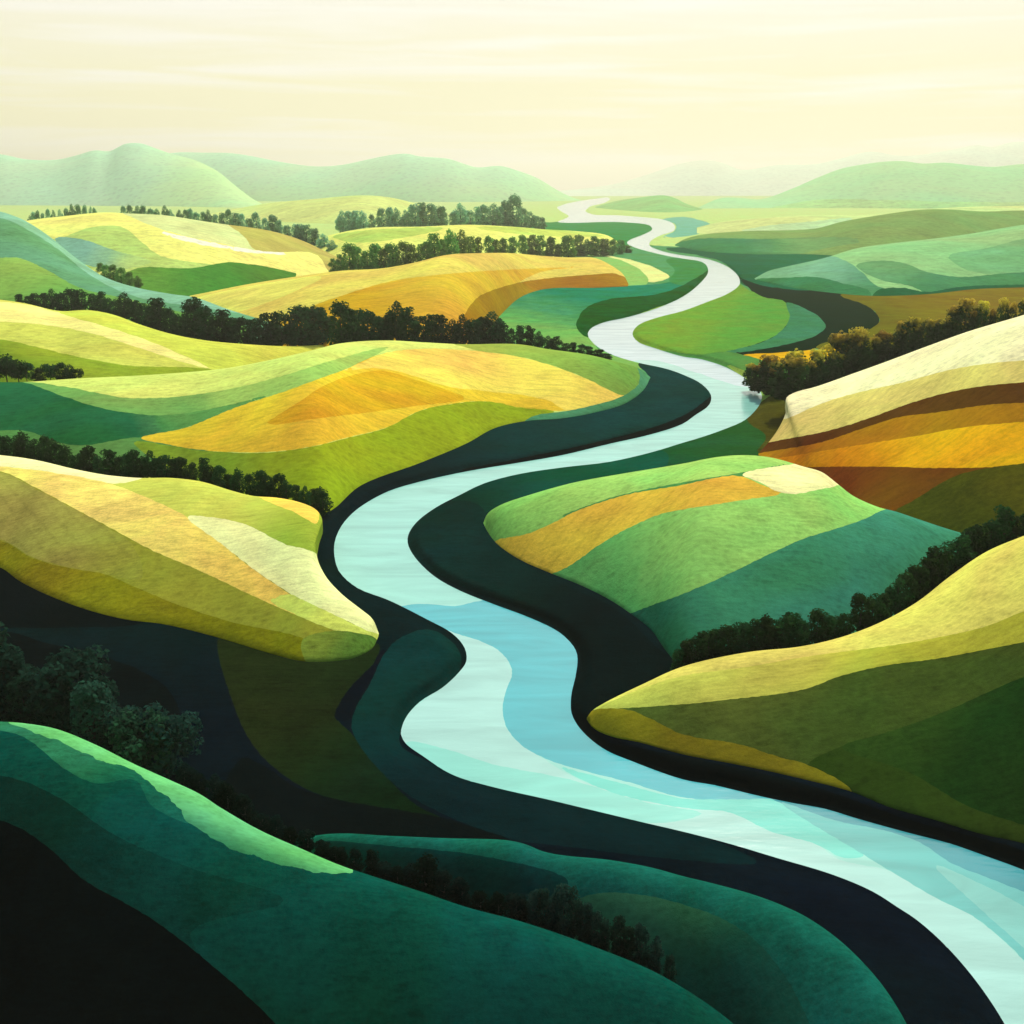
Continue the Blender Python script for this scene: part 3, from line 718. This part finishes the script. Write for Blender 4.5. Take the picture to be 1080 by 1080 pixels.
L5 = Hill('tan and lime striped hill whose nose meets the left bank', [(-260, 470), (-100, 474), (0, 480), (37, 485), (80, 495), (113, 501), (147, 504), (180, 504), (213, 508), (243, 517), (267, 523), (293, 525), (317, 530), (334, 538), (340, 549), (336, 565), (334, 585), (343, 607), (361, 627), (380, 642), (393, 653), (399.5, 668)],
          [(-260, 560), (-100, 575), (0, 598), (20, 612), (50, 627), (93, 643), (133, 653), (173, 658), (230, 672), (283, 688), (320, 697), (360, 696), (377, 692), (393, 683), (399, 671)], (152, 152, 54), [
    fld('hay_meadow', (196, 202, 88), poly((60, 488), (110, 495), (180, 499), (250, 512), (300, 520), (345, 535), (345, 590), (333, 584), (300, 574), (260, 555), (233, 549), (197, 547), (160, 529), (117, 512)), (150, 172, 58), ((250, 525), (300, 570))),
    fld('barley_field', (238, 204, 88), poly((268, 520), (296, 523), (320, 529), (336, 540), (334, 552), (310, 540), (285, 530))),
    fld('hay_meadow', (242, 238, 166), poly((-260, 465), (0, 477), (80, 492), (150, 503), (125, 510), (60, 500), (0, 493), (-260, 485))),
    fld('wheat_field', (240, 216, 112), poly((-260, 484), (0, 492), (60, 499), (117, 510.5), (160, 527), (197, 545), (233, 573), (267, 600), (300, 623), (322, 638), (345, 655), (317, 650), (267, 628.5), (213, 603), (160, 580), (113, 555), (67, 530), (33, 512), (0, 497), (-260, 488)), (228, 190, 88), ((120, 530), (260, 610)), rows=.9, mott=.3),
    fld('hay_meadow', (234, 252, 158), poly((197, 545), (233, 547), (260, 553.5), (300, 573.5), (334, 584), (350, 605), (370, 627), (390, 645), (405, 665), (400, 675), (385, 665), (360, 652), (320, 635), (300, 622), (267, 600), (233, 573))),  # light on the nose flank painted in as paler green
    fld('pasture', (206, 214, 96), poly((285, 633), (305, 627), (322, 634), (360, 652), (385, 664), (403, 672), (396, 684), (360, 668), (317, 650.5))),
    fld('stubble_field', (162, 156, 76), poly((-260, 500), (0, 498), (33, 513), (67, 531), (113, 556), (140, 575), (150, 610), (110, 605), (67, 597), (33, 587), (0, 569), (-260, 555)), (150, 150, 58), ((60, 540), (130, 600)), rows=1.3, mott=.3),
    fld('rough_pasture', (140, 134, 36), poly((-260, 556), (0, 570), (33, 588), (67, 598), (110, 605.5), (140, 618), (180, 635), (240, 655), (330, 680), (330, 704), (230, 680), (133, 660), (50, 634), (0, 606), (-260, 600)), (122, 120, 32), ((60, 600), (250, 665)), mott=.35),
    fld('pasture', (128, 142, 54), poly((318, 676), (345, 666), (380, 668), (398, 675), (394, 690), (360, 702), (325, 700)), (84, 120, 50), ((330, 670), (370, 690)), mott=.4),
], q=.6, size=.9)
R5 = Hill('lime and olive hill rising in front of the dark tree row', [(619, 757), (624, 750), (640, 740), (677, 722), (720, 703), (787, 688), (843, 682), (887, 672), (927, 657), (967, 635), (1003, 607), (1040, 582), (1080, 565), (1160, 535), (1280, 515), (1400, 515)],
          [(619, 758), (625, 766), (643, 775), (677, 783), (720, 795), (760, 802.5), (803, 811), (853, 822.5), (897, 834), (937, 850), (987, 864), (1037, 879), (1080, 889), (1200, 930), (1300, 965), (1400, 1000)], (206, 199, 96), [
    fld('hay_meadow', (192, 196, 86), below((600, 752), (640, 741), (675, 727), (720, 712.5), (787, 703.5), (853, 692), (933, 682), (987, 673), (1037, 661.5), (1080, 645), (1200, 610), (1400, 580)), (166, 166, 52), ((760, 720), (960, 690)), rows=.3),
    fld('rough_pasture', (88, 102, 44), below((600, 750), (627, 748.5), (660, 746.5), (720, 743), (770, 737.5), (847, 727), (887, 713), (933, 702), (987, 695), (1040, 685), (1080, 677), (1200, 650), (1400, 620)), (64, 80, 34), ((760, 760), (900, 740)), mott=.3),
    fld('rough_pasture', (58, 76, 30), poly((880, 790), (905, 785), (960, 810), (1010, 840), (1085, 870), (1200, 900), (1200, 960), (1037, 890), (890, 838), (850, 810))),
    fld('clover_field', (56, 78, 32), poly((888, 788), (927, 775), (980, 757), (1020, 740), (1080, 714), (1200, 680), (1420, 650), (1420, 960), (1200, 915), (1085, 872), (1020, 850), (960, 815)), (36, 62, 28), ((940, 775), (1010, 820)), mott=.3),
    fld('stubble_field', (138, 126, 36), poly((610, 757), (626, 749), (660, 748), (690, 760), (720, 774.5), (780, 785), (820, 798), (853, 807), (897, 832), (900, 842), (800, 815), (700, 795), (625, 772)), rows=.2),
], q=.6, size=.8)
L7 = Hill('low dark green rise behind the front tree row', [(290, 905), (310, 888), (335, 881), (360, 879), (410, 881.5), (470, 884), (533, 886), (553, 890), (573, 898), (593, 902), (643, 907), (687, 915), (720, 924), (753, 932), (793, 943), (830, 957), (857, 971), (895, 1000), (935, 1045), (965, 1100), (985, 1180)],
          [(290, 925), (330, 935), (380, 950), (450, 972), (540, 1000), (620, 1030), (700, 1065), (780, 1115), (850, 1180), (920, 1215), (985, 1190)], (28, 92, 75), [
    fld('pasture', (54, 108, 72), poly((610, 948), (633, 942), (660, 942), (690, 946), (722, 954.5), (762, 969), (800, 995), (840, 1050), (860, 1120), (800, 1180), (700, 1080), (620, 1040), (560, 985)), (24, 78, 64), ((690, 950), (740, 1030))),
    fld('pasture', (18, 62, 54), poly((330, 890), (420, 893), (520, 905), (600, 930), (560, 960), (450, 950), (380, 930))),
], q=.35, size=.6, mott=.3)
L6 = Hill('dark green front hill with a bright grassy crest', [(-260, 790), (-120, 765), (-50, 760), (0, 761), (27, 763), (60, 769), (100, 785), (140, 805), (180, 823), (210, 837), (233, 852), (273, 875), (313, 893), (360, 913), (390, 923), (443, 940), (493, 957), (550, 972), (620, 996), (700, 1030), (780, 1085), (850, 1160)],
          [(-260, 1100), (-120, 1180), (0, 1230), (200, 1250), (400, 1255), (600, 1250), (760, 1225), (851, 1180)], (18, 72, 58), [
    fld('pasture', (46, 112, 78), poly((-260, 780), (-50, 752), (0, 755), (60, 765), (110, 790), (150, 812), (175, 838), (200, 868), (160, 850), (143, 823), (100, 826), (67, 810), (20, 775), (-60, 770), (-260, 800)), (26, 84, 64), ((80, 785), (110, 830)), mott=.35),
    fld('bright_grass', (98, 178, 104), poly((8, 761), (30, 760), (60, 766), (100, 782), (140, 802), (180, 820), (210, 834), (233, 849), (273, 872), (313, 890), (362, 911), (372, 920), (340, 920), (300, 913), (265, 902), (243, 895), (213, 877), (197, 866), (187, 850), (172, 838), (160, 828), (143, 813), (110, 803), (80, 790), (50, 777)), (40, 108, 74), ((200, 837), (186, 870)), rows=.8, rag=1.6),  # sunlit crest painted into the grass colour, fading downslope
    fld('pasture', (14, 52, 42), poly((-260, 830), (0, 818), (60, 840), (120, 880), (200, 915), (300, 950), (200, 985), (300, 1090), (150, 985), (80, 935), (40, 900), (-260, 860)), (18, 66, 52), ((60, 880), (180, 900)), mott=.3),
    fld('heath', (8, 18, 13), poly((-270, 850), (0, 865), (50, 893), (87, 927), (133, 953), (163, 971), (220, 1015), (300, 1090), (360, 1180), (360, 1290), (-270, 1290)), (14, 22, 10), ((20, 900), (60, 960)), mott=.4),  # shadow on the lower left painted as near-black ground
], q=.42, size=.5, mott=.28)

# ------------------------------------------------------------------ trees
def foliage_material(name, c, tip=None):
    m = bpy.data.materials.new(name)
    m.use_nodes = True
    nt = m.node_tree
    L = nt.links.new
    b = nt.nodes['Principled BSDF']
    b.inputs['Roughness'].default_value = 1
    b.inputs['Specular IOR Level'].default_value = 0
    oi = nd(nt, 'ShaderNodeObjectInfo')
    tc = nd(nt, 'ShaderNodeTexCoord')
    n = nd(nt, 'ShaderNodeTexNoise')
    n.inputs['Scale'].default_value = 6; n.inputs['Detail'].default_value = 4
    L(tc.outputs['Object'], n.inputs['Vector'])
    col = nd(nt, 'ShaderNodeRGB'); col.outputs[0].default_value = (*c, 1)
    src = col.outputs[0]
    if tip is not None:  # sunlit tops painted into the leaf colour by height
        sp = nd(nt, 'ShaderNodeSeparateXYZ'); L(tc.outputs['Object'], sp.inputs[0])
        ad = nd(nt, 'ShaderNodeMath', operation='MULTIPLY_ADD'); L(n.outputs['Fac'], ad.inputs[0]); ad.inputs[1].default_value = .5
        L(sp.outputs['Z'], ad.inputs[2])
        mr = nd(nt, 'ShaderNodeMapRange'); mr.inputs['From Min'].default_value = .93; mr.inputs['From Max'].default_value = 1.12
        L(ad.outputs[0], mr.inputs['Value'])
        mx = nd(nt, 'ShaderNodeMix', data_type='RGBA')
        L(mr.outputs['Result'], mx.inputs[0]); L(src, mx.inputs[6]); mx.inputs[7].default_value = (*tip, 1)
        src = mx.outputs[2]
    mr = nd(nt, 'ShaderNodeMapRange'); mr.inputs['To Min'].default_value = .7; mr.inputs['To Max'].default_value = 1.35
    L(oi.outputs['Random'], mr.inputs['Value'])
    mr2 = nd(nt, 'ShaderNodeMapRange'); mr2.inputs['From Min'].default_value = .3; mr2.inputs['From Max'].default_value = .7
    mr2.inputs['To Min'].default_value = .65; mr2.inputs['To Max'].default_value = 1.4
    L(n.outputs['Fac'], mr2.inputs['Value'])
    mu = nd(nt, 'ShaderNodeMath', operation='MULTIPLY'); L(mr.outputs['Result'], mu.inputs[0]); L(mr2.outputs['Result'], mu.inputs[1])
    hsv = nd(nt, 'ShaderNodeHueSaturation'); L(src, hsv.inputs['Color']); L(mu.outputs[0], hsv.inputs['Value'])
    mr3 = nd(nt, 'ShaderNodeMapRange'); mr3.inputs['To Min'].default_value = .47; mr3.inputs['To Max'].default_value = .53
    L(oi.outputs['Random'], mr3.inputs['Value']); L(mr3.outputs['Result'], hsv.inputs['Hue'])
    L(hsv.outputs['Color'], b.inputs['Base Color'])
    tl = nd(nt, 'ShaderNodeBsdfTranslucent'); L(hsv.outputs['Color'], tl.inputs['Color'])
    ms = nd(nt, 'ShaderNodeMixShader'); ms.inputs[0].default_value = .5
    L(b.outputs[0], ms.inputs[1]); L(tl.outputs[0], ms.inputs[2])
    L(ms.outputs[0], nt.nodes['Material Output'].inputs['Surface'])
    return m


BARK = bpy.data.materials.new('bark')
BARK.use_nodes = True
_b = BARK.node_tree.nodes['Principled BSDF']
_n = BARK.node_tree.nodes.new('ShaderNodeTexNoise'); _n.inputs['Scale'].default_value = 30
_r = BARK.node_tree.nodes.new('ShaderNodeValToRGB')
_r.color_ramp.elements[0].color = (.010, .011, .009, 1); _r.color_ramp.elements[1].color = (.04, .038, .03, 1)
BARK.node_tree.links.new(_n.outputs['Fac'], _r.inputs['Fac']); BARK.node_tree.links.new(_r.outputs['Color'], _b.inputs['Base Color'])
_b.inputs['Roughness'].default_value = .9


def crown_mesh(kind, seed, n):
    """many leaf-clump faces through a few overlapping lobes; unit tree height"""
    r = np.random.default_rng(seed)
    lobes = []
    if kind == 'oval':
        lobes.append((0, 0, .48, .16, .42)); 
        for k in range(9):
            a = r.uniform(0, 6.28); z = r.uniform(.12, .88); rad = .13 * math.sin(math.pi * min(1, (z + .1) / 1.12)) + .02
            lobes.append((rad * math.cos(a), rad * math.sin(a), z, r.uniform(.08, .13), r.uniform(.09, .15)))
    elif kind == 'round':
        lobes.append((0, 0, .5, .25, .40))
        for k in range(11):
            a = r.uniform(0, 6.28); z = r.uniform(.14, .86); rad = .24 * math.sin(math.pi * min(1, (z + .12) / 1.05))
            lobes.append((rad * math.cos(a), rad * math.sin(a), z, r.uniform(.10, .17), r.uniform(.09, .15)))
    else:
        for k in range(10):
            a = r.uniform(0, 6.28); rad = r.uniform(.05, .36); z = r.uniform(.25, .75)
            lobes.append((rad * math.cos(a), rad * math.sin(a), z, r.uniform(.15, .24), r.uniform(.15, .24)))
    if kind != 'bush':
        for k in range(5):
            a = r.uniform(0, 6.28); rd = .10 if kind == 'oval' else .16
            lobes.append((rd * math.cos(a), rd * math.sin(a), r.uniform(.06, .2), r.uniform(.10, .15), r.uniform(.10, .16)))
    vol = np.array([l[3] ** 2 * l[4] for l in lobes]) ** .75
    pick = r.choice(len(lobes), n, p=vol / vol.sum())
    Lb = np.array(lobes)[pick]
    d = r.normal(size=(n, 3)); d /= np.linalg.norm(d, axis=1)[:, None]
    rad = r.uniform(.45, 1.06, n) ** .6
    c = Lb[:, :3] + d * rad[:, None] * Lb[:, [3, 3, 4]]
    c[:, 2] = np.clip(c[:, 2], .03, 1.0)
    nn = d + r.normal(size=(n, 3)) * .55; nn /= np.linalg.norm(nn, axis=1)[:, None]
    t = np.cross(nn, r.normal(size=(n, 3))); t /= np.linalg.norm(t, axis=1)[:, None]
    b = np.cross(nn, t)
    sz = r.uniform(.016, .036, n)[:, None] * (1.25 if kind == 'bush' else 1)
    q = np.stack([c - t * sz, c + b * sz * .8 + nn * sz * .2, c + t * sz * 1.1, c - b * sz * .8 + nn * sz * .15], 1).reshape(-1, 3)
    return q


def trunk_geo(kind, seed):
    r = random.Random(seed)
    V, Fc = [], []

    def limb(p0, p1, r0, r1, k=6):
        i0 = len(V)
        for p, rr in ((p0, r0), (p1, r1)):
            for j in range(k):
                a = 6.283 * j / k
                V.append((p[0] + rr * math.cos(a), p[1] + rr * math.sin(a), p[2]))
        for j in range(k):
            Fc.append((i0 + j, i0 + (j + 1) % k, i0 + k + (j + 1) % k, i0 + k + j))
    limb((0, 0, -.05), (0, 0, .04), .030, .021)
    limb((0, 0, .04), (.006, 0, .45), .021, .014)
    limb((.006, 0, .45), (0, .008, .58 if kind == 'bush' else .76), .014, .004)
    for k in range(5):
        a = r.uniform(0, 6.28); z = r.uniform(.14, .45); ln = .10 if kind == 'oval' else .15
        limb((.004, 0, z), (ln * math.cos(a), ln * math.sin(a), z + r.uniform(.1, .2)), .009, .003, 5)
    return V, Fc


PROTO = {}


def proto(kind, var, mat):
    key = (kind, var, mat.name)
    if key not in PROTO:
        q = crown_mesh(kind, 100 * var + len(kind), {'oval': 1900, 'round': 2300, 'bush': 1700}[kind])
        me = bpy.data.meshes.new('crown')
        me.from_pydata(q.tolist(), [], [(4 * i, 4 * i + 1, 4 * i + 2, 4 * i + 3) for i in range(len(q) // 4)])
        me.materials.append(mat)
        V, Fc = trunk_geo(kind, var)
        mt = bpy.data.meshes.new('trunk')
        mt.from_pydata(V, [], Fc)
        mt.materials.append(BARK)
        name = {'oval': 'tree', 'round': 'tree', 'bush': 'bush'}[kind]
        root = bpy.data.objects.new(name, None)
        root.empty_display_size = .2
        cr = bpy.data.objects.new('crown', me); tr = bpy.data.objects.new('stem' if kind == 'bush' else 'trunk', mt)
        PROTO[key] = [root, cr, tr, False]
    return PROTO[key]


def place(kind, var, mat, loc, h, w, rot):
    pr = proto(kind, var, mat)
    if not pr[3]:
        pr[3] = True
        root, kids = pr[0], pr[1:3]
    else:
        root = pr[0].copy(); kids = [pr[1].copy(), pr[2].copy()]
    COL.objects.link(root)
    for k in kids:
        COL.objects.link(k); k.parent = root
    root.location = loc
    root.scale = (w, w, h)
    root.rotation_euler = (0, 0, rot)
    return root


ONES = 'first second third fourth fifth sixth seventh eighth ninth tenth eleventh twelfth thirteenth fourteenth fifteenth sixteenth seventeenth eighteenth nineteenth'.split()
TENS = {2: 'twent', 3: 'thirt', 4: 'fort', 5: 'fift', 6: 'sixt', 7: 'sevent', 8: 'eight', 9: 'ninet'}


def ordinal(n):
    if n < 20:
        return ONES[n - 1]
    return TENS[n // 10] + ('ieth' if n % 10 == 0 else 'y-' + ONES[n % 10 - 1])


def row(xs, top, base_of, mat, kinds, colour, where, end, group, reverse=False, jit=.26, wide=(.7, 1.0)):
    """one tree after another along a line: top(x) = height in the picture over the crest there"""
    made = []
    gap = (xs[-1] - xs[0]) / max(1, len(xs) - 1)
    for x in xs:
        base, cy = base_of(x)
        lam = (base - CAM) @ FW
        hp = top(x) * 1.14 * random.uniform(1 - jit, 1 + jit)
        ztop = (CAM + ray(np.array([x, cy - hp])) * (lam / (ray(np.array([x, cy - hp])) @ FW)))[2]
        h = max(1.0, ztop - base[2])
        kind = random.choice(kinds)
        vis = hp * lam / F                    # metres of tree showing
        w = vis * random.uniform(*wide) * {'oval': 1.55, 'round': 1.3, 'bush': 1.15}[kind]
        if len(xs) > 5 and wide[0] >= .7:
            w = max(w, gap * lam / F * random.uniform(1.0, 1.35) / {'oval': .42, 'round': .6, 'bush': .85}[kind])
        o = place(kind, random.randrange(3), mat, base, h, w, random.uniform(0, 6.28))
        made.append((o, kind, h, w / h))
    seq = made[::-1] if reverse else made
    for i, (o, kind, h, asp) in enumerate(seq):
        near = [seq[j][2] for j in (i - 1, i + 1) if 0 <= j < len(seq)]
        look = 'tall' if all(h > v for v in near) else 'short' if all(h < v for v in near) else ('slim' if kind == 'oval' else 'bushy')
        noun = 'bush' if kind == 'bush' else 'tree'
        tag(o, f'{look} {colour} {noun}, {ordinal(i + 1)} from the {end} {where}' if group else f'{colour} {noun} {where}', noun, group)


def steps(x0, x1, d0, d1=None):
    d1 = d1 or d0
    out, x = [], x0
    while x <= x1:
        out.append(x)
        u = (x - x0) / (x1 - x0)
        x += (d0 + (d1 - d0) * u) * random.uniform(.72, 1.28)
    return out


def env(*k):
    xs, hs = zip(*k)
    return lambda x: float(np.interp(x, xs, hs))


def crest(hill, t=.45):
    def fn(x):
        p, c = hill.behind(x, t)
        return p, c[1]
    return fn


def chain(*seg):
    def fn(x):
        for x1, b in seg:
            if x <= x1:
                return b(x)
        return seg[-1][1](x)
    return fn


def on_ground(*k):
    xs, ys = zip(*k)

    def fn(x):
        y = float(np.interp(x, xs, ys))
        return on_plane(np.array([[x, y]]), np.array([GZ]))[0], y
    return fn


DARK = foliage_material('dark_foliage', (.022, .066, .018))
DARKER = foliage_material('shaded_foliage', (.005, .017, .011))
GREEN = foliage_material('green_foliage', (.14, .30, .06))
FAR = foliage_material('far_foliage', (.20, .42, .22))
SUN_TIP = foliage_material('sunlit_tip_foliage', (.022, .062, .014), (.50, .40, .05))
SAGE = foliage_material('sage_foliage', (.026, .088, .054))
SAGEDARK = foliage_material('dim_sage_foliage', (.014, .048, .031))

row(steps(714, 1120, 11.5, 12), env((710, 24), (760, 33), (850, 36), (940, 36), (1000, 42), (1080, 34), (1150, 34)), crest(R5), DARK, ['round', 'oval', 'oval', 'oval'], 'dark',
    'of the row behind the lime hill', 'riverside end', 'trees in the row behind the lime hill')
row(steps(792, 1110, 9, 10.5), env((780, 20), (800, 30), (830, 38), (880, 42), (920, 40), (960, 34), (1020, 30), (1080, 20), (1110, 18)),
    chain((822, on_ground((770, 396), (800, 413), (822, 418))), (1300, crest(R3))), SUN_TIP, ['round', 'oval', 'oval', 'oval'], 'sun-tipped',
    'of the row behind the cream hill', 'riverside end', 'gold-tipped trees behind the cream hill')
row(steps(-12, 352, 9.5), env((-12, 24), (60, 22), (160, 24), (250, 22), (320, 22), (346, 34)), chain((331, crest(L5)), (400, on_ground((331, 541), (352, 547)))), DARK, ['round', 'oval', 'round'], 'dark',
    'of the row behind the tan striped hill', 'riverside end', 'trees behind the tan striped hill', reverse=True)
row(steps(20, 645, 10, 9), env((15, 7), (45, 14), (70, 22), (110, 20), (165, 28), (215, 33), (270, 27), (330, 36), (400, 34), (450, 27), (510, 30), (540, 20), (575, 16), (600, 11), (640, 8)),
    chain((356, crest(L4a)), (900, crest(L4b))), DARK, ['round', 'oval', 'oval', 'oval'], 'dark',
    'of the long row behind the golden hill', 'riverside end', 'trees in the long row behind the golden hill', reverse=True)
row(steps(352, 664, 9, 8.5), env((350, 16), (375, 27), (400, 24), (440, 20), (500, 20), (560, 16), (600, 20), (640, 18), (664, 8)),
    chain((600, crest(L3)), (700, on_ground((600, 270), (640, 270), (664, 266)))), GREEN, ['round', 'oval', 'oval', 'oval'], 'mid-green',
    'of the row above the pale yellow field', 'riverside end', 'trees above the pale yellow field', reverse=True)
row(steps(130, 352, 7, 8), env((130, 7), (160, 8), (220, 12), (280, 13), (330, 17), (352, 18)), crest(L2), FAR, ['round', 'round', 'oval'], 'hazy',
    'of the row on the far striped hill', 'mountain end', 'trees on the far striped hill')
row(steps(362, 574, 8.5, 7.5), env((360, 17), (400, 17), (445, 22), (480, 17), (520, 21), (545, 26), (560, 20), (575, 6)), crest(L25), FAR, ['round', 'round', 'oval'], 'hazy blue-green',
    'of the grove beyond the light meadow', 'riverside end', 'trees in the hazy grove', reverse=True)
row(steps(32, 104, 5.5), env((30, 6), (60, 9), (80, 10), (104, 6)), crest(L2, .6), FAR, ['round', 'round'], 'faint',
    'of the short line under the flat-topped mountain', 'mountain end', 'faint trees under the flat-topped mountain')
row(steps(86, 150, 7.5), env((86, 8), (110, 14), (150, 12)), crest(L1, .4), GREEN, ['round', 'round'], 'soft-green',
    'of the short line behind the teal hill', 'uphill end', 'trees behind the teal hill')
row(steps(-8, 92, 13, 9), env((-8, 26), (10, 26), (40, 16), (75, 17), (92, 8)), crest(L4b, .35), DARK, ['bush', 'round'], 'olive',
    'of the clump under the cream striped hill', 'thick end', 'bushes under the cream striped hill')
row(steps(196, 545, 15, 16), env((190, 24), (210, 34), (250, 30), (300, 26), (330, 22), (370, 20), (410, 25), (447, 34), (490, 28), (545, 30)), crest(L6, .25), DARKER, ['round', 'oval', 'round'], 'near-black',
    'of the shaded row behind the front hill', 'uphill end', 'shaded trees behind the front hill')
row([552, 562, 573, 583, 594, 604, 615, 626, 638, 650, 662, 676, 690, 706], env((552, 34), (566, 54), (590, 48), (610, 52), (630, 44), (650, 46), (690, 40), (714, 30)), crest(L6, .3), SAGEDARK, ['round', 'oval', 'oval'], 'grey-green',
    'of the tall front clump', 'uphill end', 'tall trees at the front edge', wide=(.42, .58))
row([-6, 12, 44, 76, 98, 128, 176], env((-6, 92), (12, 85), (30, 66), (63, 66), (103, 70), (130, 52), (176, 60)),
    on_ground((-6, 760), (12, 762), (63, 768), (103, 778), (176, 815)), SAGEDARK, ['round', 'round', 'bush'], 'black-green',
    'of the clump in the dark hollow', 'outer end', 'dark trees in the hollow', wide=(.8, 1.0))
row([29, 63, 102], env((29, 62), (63, 68), (102, 74)), on_ground((29, 772), (63, 778), (102, 794)), SAGE, ['round'], 'pale sage',
    'of the paler trees in the hollow', 'outer end', 'paler trees in the hollow', jit=.05, wide=(.75, .85))
_last = row([157], env((157, 76)), on_ground((157, 824)), SAGE, ['bush'], 'broad sage-green', 'in the dark hollow, nearest the bright grassy crest', '', None, jit=.01)

# ------------------------------------------------------------------ light, air and sky
AZ, EL = math.radians(14), math.radians(44)      # sun ahead and to the right of the view
sd = bpy.data.lights.new('sun', 'SUN')
sd.energy = SUN
sd.angle = math.radians(.6)
sd.color = (1.0, .95, .84)
so = bpy.data.objects.new('sun', sd)
COL.objects.link(so)
so.rotation_euler = (math.pi / 2 - EL, 0, math.pi - AZ)

w = bpy.data.worlds.new('World')
S.world = w
w.use_nodes = True
nt = w.node_tree
L = nt.links.new
bg = nt.nodes['Background']
sky = nd(nt, 'ShaderNodeTexSky', sky_type='NISHITA')
sky.sun_disc = False
sky.sun_elevation = EL
sky.sun_rotation = AZ
sky.dust_density = 3
sky.air_density = 1.2
sc = nd(nt, 'ShaderNodeMix', data_type='RGBA', blend_type='MULTIPLY')
sc.inputs[0].default_value = 1
sc.inputs[7].default_value = (.12, .12, .12, 1)
L(sky.outputs[0], sc.inputs[6])
tc = nd(nt, 'ShaderNodeTexCoord')
sx = nd(nt, 'ShaderNodeSeparateXYZ')
L(tc.outputs['Generated'], sx.inputs[0])
ramp = nd(nt, 'ShaderNodeValToRGB')            # thin bright overcast near the horizon
e = ramp.color_ramp.elements
e[0].position = 0; e[0].color = (.95, .91, .62, 1)
e[1].position = 1; e[1].color = (.94, .93, .87, 1)
for p, c in ((.25, (.94, .89, .56, 1)), (.5, (.93, .89, .59, 1)), (.75, (.94, .91, .72, 1))):
    k = e.new(p); k.color = c
mr = nd(nt, 'ShaderNodeMapRange'); mr.inputs['From Max'].default_value = .17
L(sx.outputs['Z'], mr.inputs['Value']); L(mr.outputs['Result'], ramp.inputs['Fac'])
mp = nd(nt, 'ShaderNodeMapping'); mp.inputs['Scale'].default_value = (2.2, 2.2, 38)
L(tc.outputs['Generated'], mp.inputs['Vector'])
ns = nd(nt, 'ShaderNodeTexNoise'); ns.inputs['Scale'].default_value = 1.6; ns.inputs['Detail'].default_value = 6; ns.inputs['Distortion'].default_value = .5
L(mp.outputs['Vector'], ns.inputs['Vector'])
mr2 = nd(nt, 'ShaderNodeMapRange'); mr2.inputs['From Min'].default_value = .47; mr2.inputs['From Max'].default_value = .66
mr2.inputs['To Max'].default_value = .75
L(ns.outputs['Fac'], mr2.inputs['Value'])
cl = nd(nt, 'ShaderNodeMix', data_type='RGBA'); cl.inputs[7].default_value = (.99, .97, .88, 1)
L(mr2.outputs['Result'], cl.inputs[0]); L(ramp.outputs['Color'], cl.inputs[6])
mr3 = nd(nt, 'ShaderNodeMapRange', interpolation_type='SMOOTHSTEP')
mr3.inputs['From Min'].default_value = .15; mr3.inputs['From Max'].default_value = .45
L(sx.outputs['Z'], mr3.inputs['Value'])
mixs = nd(nt, 'ShaderNodeMix', data_type='RGBA')
L(mr3.outputs['Result'], mixs.inputs[0]); L(cl.outputs[2], mixs.inputs[6]); L(sc.outputs[2], mixs.inputs[7])
L(mixs.outputs[2], bg.inputs['Color'])
bg.inputs['Strength'].default_value = 1.0

hz = bpy.data.meshes.new('haze')
X, Y0, Y1, Z0, Z1 = 26000.0, -400.0, 27000.0, -12.0, 620.0
hz.from_pydata([(x, y, z) for z in (Z0, Z1) for y in (Y0, Y1) for x in (-X, X)], [],
               [(0, 2, 3, 1), (4, 5, 7, 6), (0, 1, 5, 4), (2, 6, 7, 3), (0, 4, 6, 2), (1, 3, 7, 5)])
hm = bpy.data.materials.new('haze')
hm.use_nodes = True
hn = hm.node_tree
hn.nodes.clear()
ho = hn.nodes.new('ShaderNodeOutputMaterial')
pv = hn.nodes.new('ShaderNodeVolumePrincipled')
pv.inputs['Color'].default_value = (1.0, 1.0, .80, 1)
pv.inputs['Density'].default_value = HAZE_D
pv.inputs['Anisotropy'].default_value = .5
hn.links.new(pv.outputs[0], ho.inputs['Volume'])
hz.materials.append(hm)
tag(bpy.data.objects.new('haze', hz), 'pale yellow-green haze over the whole valley', 'haze', None, 'stuff')
COL.objects.link(bpy.data.objects['haze'])

S.view_settings.view_transform = 'Standard'
S.view_settings.look = 'None'
S.view_settings.exposure = 0.0
S.view_settings.gamma = 1.0
